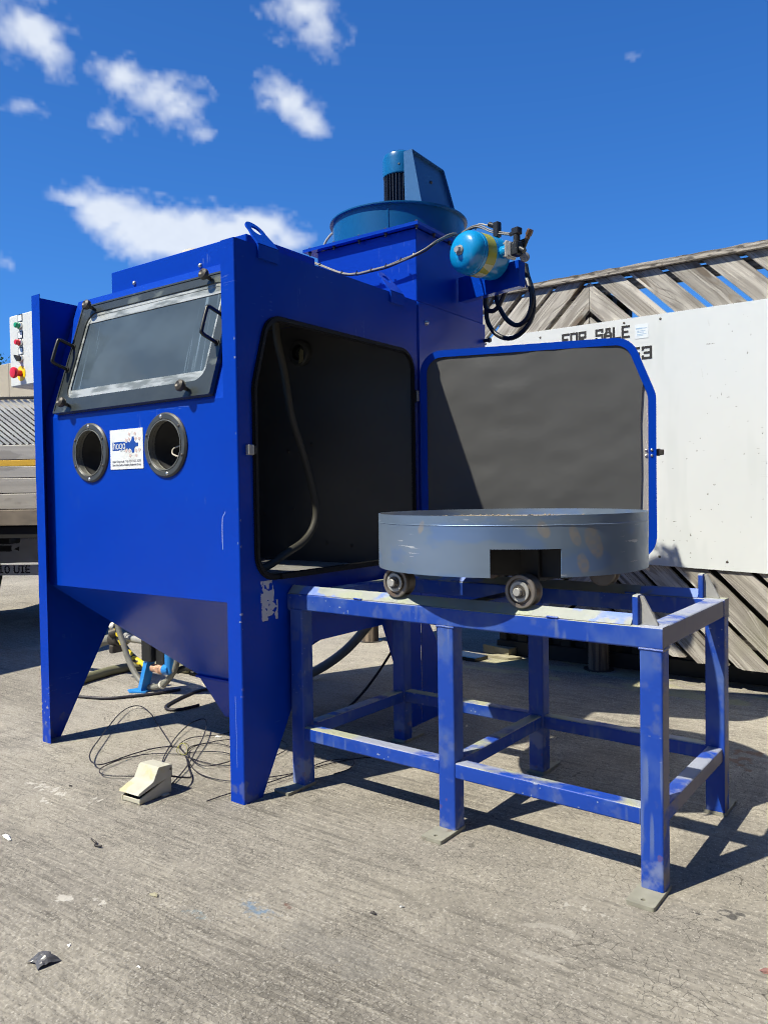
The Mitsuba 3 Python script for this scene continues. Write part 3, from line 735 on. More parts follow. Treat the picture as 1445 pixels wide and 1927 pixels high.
emb = shapely.union_all([Polygon([(.08, .475), (.43, .475), (.53, .52), (.555, .47), (.60, .52), (.66, .47), (.68, .40), (.735, .40), (.75, .51), (.79, .55), (.86, .555), (.86, .64), (.79, .645), (.75, .70), (.735, .80), (.68, .80), (.66, .715), (.60, .655), (.555, .70), (.53, .65), (.43, .69), (.08, .69)])])
em = [ext(lab(emb), FY - .0042, FY - .0034, 'xz')]
add('emblem', cat(em), 'logo_blue', smooth=False, parent=st)
rh = []
for cx, cy in ((.60, .87), (.77, .87), (.50, .72), (.595, .745), (.79, .745), (.90, .74), (.50, .46), (.60, .445), (.80, .45), (.90, .46), (.62, .33), (.80, .33)):
    rh.append(Polygon([(cx - .04, cy - .015), (cx + .01, cy - .05), (cx + .04, cy + .015), (cx - .01, cy + .05)]))
add('emblem_rhombs', ext(lab(shapely.union_all(rh).difference(emb.buffer(.012))), FY - .0042, FY - .0034, 'xz'), 'logo_pink', smooth=False, parent=st)
add('lettering', text('hogg', -.960, 1.519 + .203 * .508, .037, .100, y=FY - .0044, depth=.0006, bold=False), 'white_label', smooth=False, parent=st)
add('lettering', cat([text('www.sfeg.co.uk   Tel: 0191 415 3030', -.970, 1.519 + .203 * .165, .0125, .232, y=FY - .0034, bold=False, depth=.0006),
                      text('Part of the Surface Finishing Equipment Group', -.970, 1.519 + .203 * .080, .0105, .232, y=FY - .0034, bold=False, depth=.0006)]), 'print_grey', smooth=False, parent=st)

# door gasket, keeper, hinges
gk = hole.buffer(.016, quad_segs=8).difference(hole.buffer(-.012, quad_segs=8))
gk2 = hole.buffer(.010, quad_segs=8).difference(hole.buffer(-.006, quad_segs=8))
add('door_gasket', cat([ext(gk, .0003, .010, 'yz'), ext(gk2, .0101, .016, 'yz')]), 'black_rubber', smooth=False, parent=cab)
add('sill_brush', hull([(x, y, z) for (x, y, z) in [(.002, .24, .985), (.03, .24, .985), (.002, .24, 1.008), (.028, .24, 1.008), (.002, 1.30, .985), (.03, 1.30, .985), (.002, 1.30, 1.012), (.028, 1.30, 1.012)]]), 'black_rubber', smooth=False, parent=cab)
kp = add('latch_keeper', cbox(.001, .022, .046, .082, 1.556, 1.602, .003), 'dull_steel', parent=cab)
add('latch_slot', cbox(.001, .018, .0825, .100, 1.562, 1.596, .002), 'black_plastic', parent=kp)
for z in (1.905, 1.15):
    h_ = add('hinge', cbox(.0005, .012, 1.396, 1.424, z, z + .075, .003), 'black_plastic', parent=cab)
    add('hinge_pin', cyl((.022, 1.415, z + .008), (.022, 1.415, z + .067), .010, 14), 'bright_steel', parent=h_)

# lifting eyes welded to the top edge, leaning in over the roof
for y0 in (.207, 1.243):
    eye = shapely.union_all([sbox(-.066, 0, .066, .05), Polygon([(-.066, .05), (.066, .05), (.052, .115), (-.052, .115)]), Point(0, .118).buffer(.056, quad_segs=8)]).difference(Point(0, .112).buffer(.030, quad_segs=10))
    lean = math.radians(40)
    m1 = ext(Polygon([(y0 - .066, 2.447), (y0 + .066, 2.447), (y0 + .066, 2.509), (y0 - .066, 2.509)]), .0008, .010, 'yz')
    m2 = frame_map(ext(eye, 0, .009), (.0008, y0, 2.508), (0, 1, 0), (-math.sin(lean), 0, math.cos(lean)), (math.cos(lean), 0, math.sin(lean)))
    add('lifting_eye', cat([m1, m2]), 'cabinet_paint_gloss', smooth=False, parent=cab)

# hopper under the chamber
def frustum(x0, x1, y0, y1, z1, X0, X1, Y0, Y1, z0):
    return hull([(x, y, z1) for x in (x0, x1) for y in (y0, y1)] + [(x, y, z0) for x in (X0, X1) for y in (Y0, Y1)])


HX, HY = -.81, .73
def shell(m):  # open top and bottom of a hull
    n = m.face_normals
    return trimesh.Trimesh(m.vertices, m.faces[np.abs(n[:, 2]) < .99], process=False)
hp = add('hopper', shell(frustum(-1.584, -.006, FY + .002, 1.44, .887, HX - .15, HX + .15, HY - .15, HY + .15, .345)), 'cabinet_paint_gloss', smooth=False, parent=cab)
add('collar', cbox(HX - .165, HX + .165, HY - .165, HY + .165, .332, .346, .002), 'cabinet_paint_gloss', parent=hp)
add('spout', frustum(HX - .148, HX + .148, HY - .148, HY + .148, .331, HX - .05, HX + .05, HY - .05, HY + .05, .095), 'cabinet_paint_gloss', smooth=False, parent=hp)
fl = add('floor_plate', cat([ext(sbox(-1.60, .07, -.02, 1.435), .93, .938), ext(sbox(-1.55, .35, -.35, .95), .944, .950)] ), 'dull_steel', smooth=False, parent=cab)
add('work_shelf', cat([ext(Polygon([(-.030, .13), (-.030, .42), (-.50, .62), (-.58, .18)]), .9515, .956), ext(Polygon([(-.035, .46), (-.035, 1.0), (-.55, 1.0), (-.62, .66)]), .9515, .957)]), 'dull_steel', smooth=False, parent=cab)
add('inlet_port', cat([lathe([(.05, 0), (.085, 0), (.085, .03), (.075, .04), (.05, .04)], (-.888, D - .018, 2.30), (0, -1, 0), 32), lathe([(0, 0), (.05, 0), (.04, .015), (0, .02)], (-.888, D - .018, 2.30), (0, -1, 0), 24)]), 'ring_black', parent=cab)
add('port_rag', hull([(-.87 + dx, D - .05 - dy, 2.27 + dz) for dx, dy, dz in ((0, 0, 0), (.02, .02, .05), (.035, 0, .03), (.01, .03, -.05), (.03, .01, -.03), (-.008, .01, .03))]), 'hose_olive', smooth=False, parent=cab)
add('blast_hose', tube([(-.35, .62, 2.35), (-.35, .634, 2.197), (-.35, .684, 2.034), (-.35, .732, 1.81), (-.35, .793, 1.669), (-.35, .842, 1.554), (-.35, .905, 1.377), (-.35, .925, 1.272), (-.35, .891, 1.183), (-.35, .809, 1.114), (-.35, .679, 1.064), (-.35, .516, 1.0), (-.38, .36, .985)], .020, 14), 'hose_inner', smooth=True, parent=cab)
for x, z in ((-1.02, 1.66), (-.82, 1.70), (-.98, 1.28), (-.5, 1.05), (-.7, 1.06), (-1.25, 1.25)):
    add('stud', dome((x, D - .017, z), (0, -1, 0), .012, .01, 10), 'dark_iron', parent=cab)

# control box on the far side
cb = add('control_box', cat([cbox(-2.035, -1.628, .128, .30, 2.045, 2.468, .004)]), 'box_white', parent=cab)
add('lid', cbox(-2.035, -1.632, .100, .1275, 2.045, 2.468, .006), 'box_white', parent=cb)
yb = .0995
for z, c in ((2.440, 'button_green'), (2.340, 'button_red'), (2.246, 'black_plastic')):
    k = add('push_button' if c != 'black_plastic' else 'selector_switch', lathe([(0, 0), (.019, 0), (.019, .013), (.016, .016), (.016, .030), (.013, .034), (0, .035)], (-1.912, yb, z - .042), (0, -1, 0), 24) if c != 'black_plastic' else hull([(-1.912 + dx, yb - dy, z - .042 + dz) for dx, dz, dy in ((-.014, -.014, 0), (.014, -.014, 0), (-.014, .014, 0), (.014, .014, 0), (-.022, .014, .034), (-.012, .020, .036), (.016, -.016, .034), (.008, -.02, .034))]), c, parent=cb)
    add('button_collar', lathe([(.0195, 0), (.023, 0), (.023, .008), (.0195, .010)], (-1.912, yb, z - .042), (0, -1, 0), 24), 'bright_steel', parent=cb)
    add('legend_plate', ext(rrect(-1.937, -1.885, z - .02, z + .025, .003), yb - .002, yb - .0003, 'xz'), 'black_plastic', smooth=False, parent=cb)
    add('legend_card', ext(sbox(-1.932, z - .014, -1.890, z + .020), yb - .003, yb - .0021, 'xz'), 'white_label', smooth=False, parent=cb)
add('stop_disc', lathe([(0, 0), (.045, 0), (.045, .002), (0, .003)], (-1.912, yb, 2.117), (0, -1, 0), 32), 'disc_yellow', parent=cb)
add('stop_button', lathe([(0, .003), (.018, .003), (.018, .022), (.021, .028), (.030, .036), (.033, .046), (.030, .056), (0, .062)], (-1.912, yb, 2.117), (0, -1, 0), 28), 'button_red', parent=cb)

# open door, swung round on the rear hinges
DA = math.radians(72)
dd, dn = np.array([math.sin(DA), math.cos(DA), 0]), np.array([math.cos(DA), -math.sin(DA), 0])
DO = np.array([.034, 1.425, 0]) - dn * .03
Dm = lambda m: frame_map(m, DO, dd, (0, 0, 1), dn)
dshape = Polygon([(0, .99), (1.302, .99), (1.302, 1.885), (1.178, 2.200), (0, 2.200)]).buffer(-.13, quad_segs=8).buffer(.13, quad_segs=8)
door = add('door', Dm(cat([ext(dshape, -.022, -.018), ext(dshape.difference(dshape.buffer(-.040, quad_segs=8)), -.0178, .030)])), 'cabinet_paint_gloss', smooth=35, parent=cab, label='open blue side door lined with black rubber')
add('inner_plate', Dm(ext(dshape.buffer(-.041, quad_segs=8), -.017, .012)), 'grey_panel', smooth=False, parent=door)
lp = dshape.buffer(-.026, quad_segs=8).intersection(Polygon([(.0, .9), (1.214, .9), (1.217, 1.2), (1.226, 1.45), (1.222, 1.75), (1.232, 1.92), (1.30, 2.3), (0, 2.3)]))
lm = trimesh.creation.extrude_polygon(lp, .004, engine='earcut')
lm = lm.subdivide_to_size(.035)
vv = np.array(lm.vertices)
und = meshkit.fbm(np.stack([vv[:, 0] * 2.6, vv[:, 1] * 3.6, 0 * vv[:, 0]], -1), 3, 4) - .5
und2 = meshkit.noise(np.stack([vv[:, 0] * 1.2 + 3, vv[:, 1] * 11, 0 * vv[:, 0]], -1), 8) - .5
vv[:, 2] += .021 + .024 * und * np.clip((1.31 - vv[:, 0]) * 6, .15, 1) + .0012 * und2
vv[:, 2] = np.maximum(vv[:, 2], .0128)
lm.vertices = vv
add('rubber_sheet', Dm(lm), 'door_lining', smooth=40, parent=door)
for s_, z in ((1.262, 1.588), (1.262, 1.558), (1.290, 1.588), (1.290, 1.558)):
    add('latch_bolt', Dm(dome((s_ - .012, z, .030 if s_ > 1.27 else .0125), (0, 0, 1), .008, .007, 10)), 'bright_steel', parent=door)
add('latch', Dm(cat([cbox(1.303, 1.322, 1.556, 1.594, -.006, .016, .002), cbox(1.318, 1.340, 1.560, 1.590, .006, .024, .003)])), 'dark_iron', parent=door)

# ------------------------------------------------------------------ dust collector behind it
col = thing('dust_collector', 'tall blue dust collector with pale blue fan casing and motor on top, behind the cabinet', 'dust collector')
CX0, CX1, CY0, CY1 = -.765, 0.0, 1.462, 2.280
lower = add('filter_housing', cat([cbox(CX0, .004, CY0 - .004, CY1 + .014, .62, 2.506, .004)]), 'cabinet_paint_gloss', parent=col)
add('knob', dome((.004, 1.545, 2.392), (1, 0, 0), .016, .020), 'bright_steel', parent=lower)
add('knob', lathe([(0, 0), (.012, 0), (.012, .03), (.018, .035), (.016, .05), (0, .055)], (.004, 2.275, 2.395), (1, 0, 0), 16), 'dark_iron', parent=lower)
add('edge_strip', cbox(.0045, .009, 1.462, 1.478, .95, 2.50, .001), 'cabinet_paint_gloss', parent=lower)
add('fan_plenum', cbox(CX0 + .004, CX1 - .001, CY0 - .004, CY1 - .004, 2.5085, 2.936, .004), 'cabinet_paint', parent=col)
leg = ext(Polygon([(1.464, 0), (1.95, 0), (1.538, .60), (1.50, .62), (1.464, .62)]), -.006, 0, 'yz')
add('leg', leg, 'cabinet_paint_gloss', smooth=False, parent=col)
add('leg', cbox(-.36, -.30, 2.20, 2.26, 0, .62, .003), 'cabinet_paint_gloss', parent=col)
fl = add('flange', cat([ext(sbox(-.845, 1.412, .042, 2.33), 2.950, 2.957), ext(sbox(-.845, 1.412, .042, 2.33).difference(sbox(-.770, 1.452, .004, 2.29)), 2.938, 2.9495)]), 'cabinet_paint_gloss', smooth=False, parent=col)
for x, y in [(-.80, 1.432), (-.60, 1.432), (-.40, 1.432), (-.20, 1.432), (.022, 1.43), (.022, 1.62), (.022, 1.80), (.022, 2.0), (.022, 2.2)]:
    add('bolt', cat([ngon((x, y, 2.9375), (0, 0, -1), .011, .009), cyl((x, y, 2.930), (x, y, 2.915), .006, 10), ngon((x, y, 2.9575), (0, 0, 1), .011, .009)]), 'dark_iron', smooth=False, parent=fl)
FC = np.array([-.40, 1.862, 0])
fan = add('fan_casing', lathe([(0, 2.9575), (.432, 2.9575), (.432, 3.128), (.452, 3.130), (.452, 3.138), (.0, 3.139)], FC, n=72), 'fan_blue', smooth=30, parent=col)
sa = math.radians(-64)
add('seam_weld', tube([FC + np.array([.433 * math.cos(sa), .433 * math.sin(sa), z]) for z in (2.958, 3.04, 3.127)], .004, 6), 'fan_blue', parent=fan)
MC = np.array([-.335, 1.80, 0]); MR = .106
mot = add('motor', lathe([(0, 3.14), (MR - .012, 3.14), (MR - .012, 3.425), (0, 3.426)], MC, n=36), 'motor_fin', parent=col)
fins = []
for k in range(30):
    t = 2 * math.pi * k / 30
    f_ = cbox(MR - .013, MR + .004, -.0028, .0028, 3.16, 3.418, .001)
    c_, s_ = math.cos(t), math.sin(t)
    f_.vertices = np.array(f_.vertices) @ np.array([[c_, s_, 0], [-s_, c_, 0], [0, 0, 1]]) + MC
    add('cooling_fin', f_, 'motor_fin', smooth=False, parent=mot)
add('fan_cowl', lathe([(0, 3.412), (MR + .008, 3.412), (MR + .010, 3.42), (MR + .010, 3.515), (MR + .002, 3.545), (MR - .025, 3.562), (.04, 3.568), (0, 3.568)], MC, n=40), 'motor_blue', smooth=40, parent=mot)
add('cowl_screw', dome((MC + [.055, -.098, 3.46]), (.45, -.89, 0), .008, .007, 10), 'dark_iron', parent=mot)
add('terminal_lug', cat([cbox(-.56, -.49, 1.72, 1.78, 3.14, 3.165, .003), cyl((-.505, 1.74, 3.165), (-.505, 1.74, 3.21), .014, 14), cyl((-.57, 1.74, 3.175), (-.53, 1.75, 3.165), .018, 14)]), 'dark_iron', parent=mot)
# sheet guard beside the motor: folded tray with raised lips
GX = lambda z: -.150 + (3.497 - z) * .195
def gq(y, z, off=0): return (GX(z) + off, y, z)
gpts_front = hull([(-.212, 1.655, 3.50), (-.208, 1.655, 3.14), gq(1.655, 3.50), gq(1.655, 3.14), (-.212, 1.662, 3.50), (-.208, 1.662, 3.14), gq(1.662, 3.50), gq(1.662, 3.14)])
gside = hull([gq(1.66, 3.50, -.028), gq(1.66, 3.14, -.028), gq(2.03, 3.49, -.028), gq(2.10, 3.14, -.028), gq(1.66, 3.50, -.022), gq(1.66, 3.14, -.022), gq(2.03, 3.49, -.022), gq(2.10, 3.14, -.022)])
gtop = hull([(-.212, 1.66, 3.50), gq(1.66, 3.50), (-.212, 2.03, 3.49), gq(2.03, 3.49), (-.212, 1.66, 3.506), gq(1.66, 3.506), (-.212, 2.035, 3.496), gq(2.035, 3.496)])
gback = hull([(-.212, 2.03, 3.49), gq(2.03, 3.49), (-.208, 2.10, 3.14), gq(2.10, 3.14), (-.212, 2.037, 3.49), gq(2.037, 3.49), (-.208, 2.107, 3.14), gq(2.107, 3.14)])
gd = add('motor_guard', cat([gpts_front, gside, gtop, gback]), 'guard_blue', smooth=False, parent=col)
add('guard_bolt', dome(gq(1.86, 3.36, -.021), (1, 0, .19), .011, .012, 12), 'dark_iron', parent=gd)
add('drain_notch', lathe([(0, 0), (.018, 0), (0, .002)], (-.120, 1.6545, 3.158), (0, -1, 0), 20), 'black_plastic', parent=gd)

# bracket with the small air vessel
c14 = math.radians(14)
be, bn = np.array([math.cos(c14), -math.sin(c14), 0]), np.array([math.sin(c14), math.cos(c14), 0])
BO = np.array([0.006, 1.932, 0])
Bm = lambda m: frame_map(m, BO, be, bn, (0, 0, 1))
br_ = add('bracket', Bm(cat([cbox(.0, .493, 0, .005, 2.588, 2.742, .001), cbox(.488, .494, .0055, .058, 2.588, 2.742, .001), cbox(.01, .4875, .0055, .058, 2.588, 2.593, .001)])), 'cabinet_paint_gloss', smooth=False, parent=col)
TN, TE, TZ = -.335, .337, 2.772
tc = BO + be * TE + bn * TN + np.array([0, 0, TZ])
R_ = .124
prof = [(0, 0), (.05, .004), (.085, .014), (.108, .030), (.120, .052), (R_, .075), (R_ - .001, .082), (R_ - .004, .086), (R_, .090), (R_, .280), (.118, .305), (.09, .326), (.05, .336), (0, .338)]
vs = add('air_vessel', lathe(prof, tc, bn, 48), 'tank_blue', smooth=35, parent=col, label='bright blue air vessel with a yellow band')
add('hex_plug', cat([ngon(tc, -bn, .021, .028), lathe([(0, 0), (.030, 0), (.030, -.0), (.026, .006), (0, .006)], tc - bn * .001, -bn, 24)]), 'dull_steel', smooth=False, parent=vs)
add('label_band', lathe([(R_ + .0012, .110), (R_ + .0016, .110), (R_ + .0016, .185), (R_ + .0012, .185)], tc, bn, 48), 'tank_label', smooth=40, parent=vs)
vc = tc + bn * .235 + be * .118
nk = add('neck_pipe', cyl(vc, vc + be * .05, .036, 20, .004), 'tank_blue', parent=vs)
V = lambda m: frame_map(m, vc + be * .05, be, bn, (0, 0, 1))
vb = add('valve', V(cat([cbox(0, .022, -.045, .045, -.052, .050, .008), cbox(.020, .036, -.036, .036, -.044, .040, .01)])), 'dull_steel', smooth=False, parent=col)
add('valve_body', V(cat([cbox(.037, .085, -.03, .03, -.045, .035, .006), cyl((.06, 0, .035), (.06, 0, .075), .02, 16), cyl((.085, 0, -.01), (.115, 0, -.03), .016, 16)])), 'black_plastic', smooth=False, parent=vb)
for dy, dz in ((-.034, .036), (.034, .036), (-.034, -.038), (.034, -.038)):
    add('cap_screw', V(cyl((.0, dy, dz), (-.008, dy, dz), .006, 10)), 'bright_steel', parent=vb)
add('connector', V(cat([cbox(.035, .085, -.022, .022, .076, .115, .004), cyl((.035, 0, .095), (.012, 0, .088), .012, 12)])), 'black_plastic', smooth=False, parent=vb)
add('plug_connector', frame_map(cat([cbox(-.018, .022, -.02, .02, -.045, .045, .005), cyl((-.018, 0, .03), (-.058, 0, .048), .016, 14), cyl((0, 0, -.045), (0, 0, -.08), .014, 14), cbox(-.01, .015, -.012, .012, -.10, -.08, .003)]), (.358, 1.789, 2.935), be, bn, (0, 0, 1)), 'black_plastic', smooth=False, parent=col)
add('valve_lever', cat([cyl((.50, 1.755, 2.818), (.572, 1.738, 2.822), .011, 14), cyl((.528, 1.748, 2.742), (.592, 1.731, 2.852), .013, 16, .002)]), 'black_plastic', parent=col)
add('brass_nut', cat([ngon((.586, 1.733, 2.842), (.5, -.13, .86), .019, .036), cyl((.578, 1.735, 2.826), (.586, 1.733, 2.842), .0145, 14)]), 'nut_brown', smooth=False, parent=col)
add('pressure_gauge', cat([lathe([(0, 0), (.026, 0), (.028, .004), (.028, .018), (.022, .022), (0, .022)], (.556, 1.737, 2.722), (.75, -.66, 0), 28)]), 'dull_steel', smooth=40, parent=col)
hz = [[(.167, 2.012, 2.64), (.156, 2.015, 2.567), (.172, 2.011, 2.531), (.214, 2.0, 2.514), (.255, 1.99, 2.529), (.291, 1.981, 2.572), (.332, 1.971, 2.64)],
      [(.463, 1.938, 2.749), (.489, 1.932, 2.654), (.515, 1.925, 2.561), (.514, 1.925, 2.495), (.486, 1.932, 2.426), (.431, 1.946, 2.392), (.38, 1.959, 2.399), (.324, 1.973, 2.443), (.279, 1.984, 2.506), (.25, 1.991, 2.571), (.242, 1.993, 2.65)],
      [(.155, 2.035, 2.64), (.153, 2.035, 2.498), (.182, 2.028, 2.423), (.241, 2.014, 2.362), (.323, 1.993, 2.327), (.402, 1.973, 2.334), (.469, 1.957, 2.376), (.508, 1.947, 2.431), (.52, 1.944, 2.494), (.51, 1.947, 2.584), (.478, 1.954, 2.679), (.463, 1.958, 2.75)]]
for h_ in hz: add('air_hose', tube(h_, .0145, 12), 'hose_rubber', smooth=True, parent=col)
add('hose_cuff', cyl((.482, 1.932, 2.655), (.497, 1.929, 2.600), .018, 16), 'dull_steel', parent=col)
# strapped signal cables
bnd = [(-.783, 1.4, 2.87), (-.691, 1.4, 2.83), (-.513, 1.4, 2.746), (-.398, 1.4, 2.723), (-.286, 1.4, 2.723), (-.177, 1.4, 2.728), (-.07, 1.4, 2.743), (.021, 1.40, 2.758), (.09, 1.42, 2.785), (.12, 1.464, 2.824), (.12, 1.547, 2.868), (.12, 1.632, 2.91), (.115, 1.72, 2.945), (.06, 1.85, 2.985), (.2, 1.82, 3.0), (.33, 1.79, 2.93), (.455, 1.765, 2.885)]
for k_, (dy, dz) in enumerate(((0, .004), (-.006, -.004), (.004, -.006))):
    add('signal_cable', tube([(a, b + dy + rng.uniform(-.002, .002), c + dz + rng.uniform(-.003, .003)) for a, b, c in bnd], .0042, 8), 'signal_grey' if k_ < 2 else 'cable_dark', smooth=True, parent=col)
for k_ in (1, 2, 3, 4, 5, 6, 7):
    p0, p1 = np.array(bnd[k_]), np.array(bnd[k_ + 1]); d_ = (p1 - p0) / np.linalg.norm(p1 - p0)
    add('cable_tie', cat([cyl(p0 - d_ * .004, p0 + d_ * .004, .0115, 10), cyl(p0, p0 + np.array([.002, -.002, .018]), .0025, 6)]), 'black_plastic', parent=col)
add('motor_cable', tube([(-.958, 1.75, 2.955), (-.958, 1.75, 3.05), (-.94, 1.75, 3.10), (-.906, 1.75, 3.135), (-.86, 1.75, 3.16), (-.78, 1.75, 3.165), (-.6, 1.75, 3.15)], .008, 8), 'cable_pale', smooth=True, parent=col)
add('plug_lead', tube([(.185, 1.84, 2.985), (.21, 1.83, 3.01), (.25, 1.82, 3.0), (.28, 1.81, 2.985), (.30, 1.804, 2.984)], .004, 8), 'cable_pale', smooth=True, parent=col)

# ------------------------------------------------------------------ rail table
ta = -.0325
TX, TY = np.array([math.cos(ta), math.sin(ta), 0]), np.array([-math.sin(ta), math.cos(ta), 0])
TO = np.array([1.7489, .2382, 0])
Tm = lambda m: frame_map(m, TO, TX, TY, (0, 0, 1))
L, WT, HT, RZ, LW, LD, XM, L1, L2 = 1.733, .871, .9133, .8366, .0788, .073, .8255, .2251, .2885
tab = thing('rail_table', 'blue welded steel rail table with six legs carrying the round trolley', 'table')


def bar_z(x0, x1, y0, y1, z0, z1, r=.008): return ext(rrect(x0, x1, y0, y1, r, 3), z0, z1)
def bar_x(x0, x1, y0, y1, z0, z1, r=.008):
    return ext(rrect(y0, y1, z0, z1, r, 3), x0, x1, 'yz')
def bar_y(x0, x1, y0, y1, z0, z1, r=.008):
    return ext(rrect(x0, x1, z0, z1, r, 3), y0, y1, 'xz')


def weld_ring(x0, x1, y0, y1, z):
    p = [(x0, y0, z), (x1, y0, z), (x1, y1, z), (x0, y1, z), (x0, y0, z)]
    q_ = []
    for a, b in zip(p[:-1], p[1:]):
        for t in np.linspace(0, 1, 5)[:-1]: q_.append(tuple(np.array(a) + t * (np.array(b) - np.array(a)) + [0, 0, rng.uniform(-.001, .001)]))
    q_.append(q_[0])
    return tube(q_, .0042, 6, smooth=False)


for yi, (y0, y1) in enumerate(((0, LD), (WT - LD, WT))):
    for x0 in (-L, -XM - LW, -LW):
        lg = add('leg', Tm(cat([bar_z(x0, x0 + LW, y0, y1, .0150, RZ), weld_ring(x0, x0 + LW, y0, y1, RZ)])), 'table_paint', smooth=35, parent=tab)
        fy0, fy1 = (y0 - .112, y1 + .004) if yi == 0 else (y0 - .004, y1 + .112)
        fp_ = rrect(x0 - .012, x0 + LW + .004, fy0, fy1, .008, 2).difference(Point(x0 + .036, fy0 + .034 if yi == 0 else fy1 - .034).buffer(.008, quad_segs=4))
        add('foot_plate', Tm(ext(fp_, .0008, .0145)), 'plate_dirty', smooth=False, parent=lg)
RAILX0 = -L - .012
for y0, y1 in ((0, LD), (WT - LD, WT)):
    add('top_rail', Tm(bar_x(RAILX0, 0.0, y0, y1, RZ + .0006, HT)), 'table_paint', smooth=35, parent=tab)
for x0 in (-L, -XM - LW, -LW + .001):
    add('cross_rail', Tm(bar_y(x0 + .001, x0 + LW - .003, LD + .0005, WT - LD - .0005, RZ + .0016 if x0 > -.5 else RZ + .002, HT - .001)), 'table_paint', smooth=35, parent=tab)
for y0, y1 in ((.004, .066), (WT - .066, WT - .004)):
    add('lower_rail', Tm(bar_x(-L + LW + .0005, -XM - LW - .0005, y0, y1, L1, L2)), 'table_paint', smooth=35, parent=tab)
    add('lower_rail', Tm(bar_x(-XM + .0005, -LW - .0005, y0, y1, L1, L2)), 'table_paint', smooth=35, parent=tab)
for x0 in (-L + .008, -XM - LW + .008, -LW + .008):
    add('lower_cross_rail', Tm(bar_y(x0, x0 + .062, LD + .0005, WT - LD - .0005, L1 + .001, L2 - .001)), 'table_paint', smooth=35, parent=tab)
APEX = .0365
for yc in (APEX, WT - APEX):                                     # angle iron laid as an inverted V along each top rail, tacked at intervals
    th = .0045
    P = Polygon([(yc - .0345, HT + .0008), (yc, HT + .0355), (yc + .0345, HT + .0008), (yc + .0345 - th * 1.41, HT + .0008), (yc, HT + .0355 - th * 1.41), (yc - .0345 + th * 1.41, HT + .0008)])
    k = add('track_angle', Tm(ext(P, RAILX0 + .004, -.108, 'yz')), 'worn_rail_steel', smooth=False, parent=tab)
    for wx in (-1.34, -.42):
        add('tack_weld', Tm(cat([tube([(wx, yc + sd * .0352, HT + .002), (wx + .012, yc + sd * .0362, HT + .003), (wx + .03, yc + sd * .0356, HT + .002), (wx + .045, yc + sd * .0352, HT + .002)], .0042, 6, 3) for sd in (-1, 1)])), 'table_paint', smooth=40, parent=k)
for yc in (.040, WT - .040):
    stp = add('end_stop', Tm(hull([(x, yc + s * .026, z) for x in (-.106, -.088) for s in (-1, 1) for z in (HT + .0005, HT + .096)] + [(x, yc + s * .020, HT + .102) for x in (-.106, -.088) for s in (-1, 1)])), 'table_paint', smooth=False, parent=tab)
    add('gusset', Tm(ext(Polygon([(-.0875, HT + .0008), (-.026, HT + .0008), (-.028, HT + .008), (-.076, HT + .098), (-.0875, HT + .098)]), yc - .006, yc + .006, 'xz')), 'dull_steel', smooth=False, parent=stp)

# ------------------------------------------------------------------ round trolley on the rails
tro = thing('turntable_trolley', 'round grey steel turntable trolley on flanged iron wheels, parked on the rail table', 'trolley')
DC = (-.80, .435); DR = .578; ZB, ZT = 1.058, 1.288
cut0, cut1, cutz = math.radians(-69.1), math.radians(-43.0), 1.164


def skirt(r0, r1, z0, z1, a0, a1, n):
    a = np.linspace(a0, a1, n)
    ring = [(r0, z0), (r1, z0), (r1, z1), (r0, z1)]
    v = np.array([[DC[0] + r * math.cos(t), DC[1] + r * math.sin(t), z] for t in a for r, z in ring]); f = []
    for k in range(n - 1):
        for e in range(4):
            p, q_ = k * 4 + e, k * 4 + (e + 1) % 4
            f += [[p, p + 4, q_], [q_, p + 4, q_ + 4]]
    e = (n - 1) * 4
    f += [[0, 1, 2], [0, 2, 3], [e, e + 2, e + 1], [e, e + 3, e + 2]]
    m = trimesh.Trimesh(v, f, process=False)
    m.fix_normals()
    return m


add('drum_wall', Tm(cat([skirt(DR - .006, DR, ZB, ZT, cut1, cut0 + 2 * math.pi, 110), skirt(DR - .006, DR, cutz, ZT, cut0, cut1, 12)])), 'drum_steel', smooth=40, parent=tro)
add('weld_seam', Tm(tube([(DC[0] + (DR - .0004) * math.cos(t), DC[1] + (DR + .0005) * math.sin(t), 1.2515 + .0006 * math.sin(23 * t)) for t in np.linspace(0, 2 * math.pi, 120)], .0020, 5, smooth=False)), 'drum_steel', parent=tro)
dk = trimesh.creation.annulus(.02, DR - .0065, .008, sections=80)
vv = np.array(dk.vertices); vv[:, 2] += 1.252; vv[:, :2] += DC; dk.vertices = vv
add('deck', Tm(dk), 'gritty_deck', smooth=False, parent=tro)
gr = []
for k in range(420):
    rr, t = (DR - .02) * math.sqrt(rng.random()), rng.random() * 6.283
    s = rng.uniform(.0025, .007)
    m = trimesh.creation.icosahedron(); m.vertices = np.array(m.vertices) * s * [1, 1, .7] + [DC[0] + rr * math.cos(t), DC[1] + rr * math.sin(t), 1.257 + s * .3]
    gr.append(m)
add('blast_grit', Tm(cat(gr)), 'gritty_deck', smooth=False, parent=tro, kind='stuff')
add('deck_bolt', Tm(dome((DC[0] + .30, DC[1] - .40, 1.2605), (0, 0, 1), .022, .03, 12)), 'dark_iron', parent=tro)
for x in (-1.115, -.53):
    add('axle_beam', Tm(cbox(x - .04, x + .04, .085, .785, 1.03, 1.20, .004)), 'chassis_black', parent=tro)
for y0 in (.105, .725):
    add('dark_backing_bar', Tm(cbox(-1.22, -.38, y0, y0 + .04, 1.045, 1.22, .004)), 'chassis_black', parent=tro)  # dark bars added as backing to keep the drum cutout black
bp = trimesh.creation.cylinder(radius=DR - .02, height=.006, sections=60); bp.apply_translation([DC[0], DC[1], 1.225])
add('light_stop_disc', Tm(bp), 'chassis_black', smooth=False, parent=tro)  # disc added under the deck to stop light inside the open drum
WR = .064; WZ = HT + .0355 + .0515
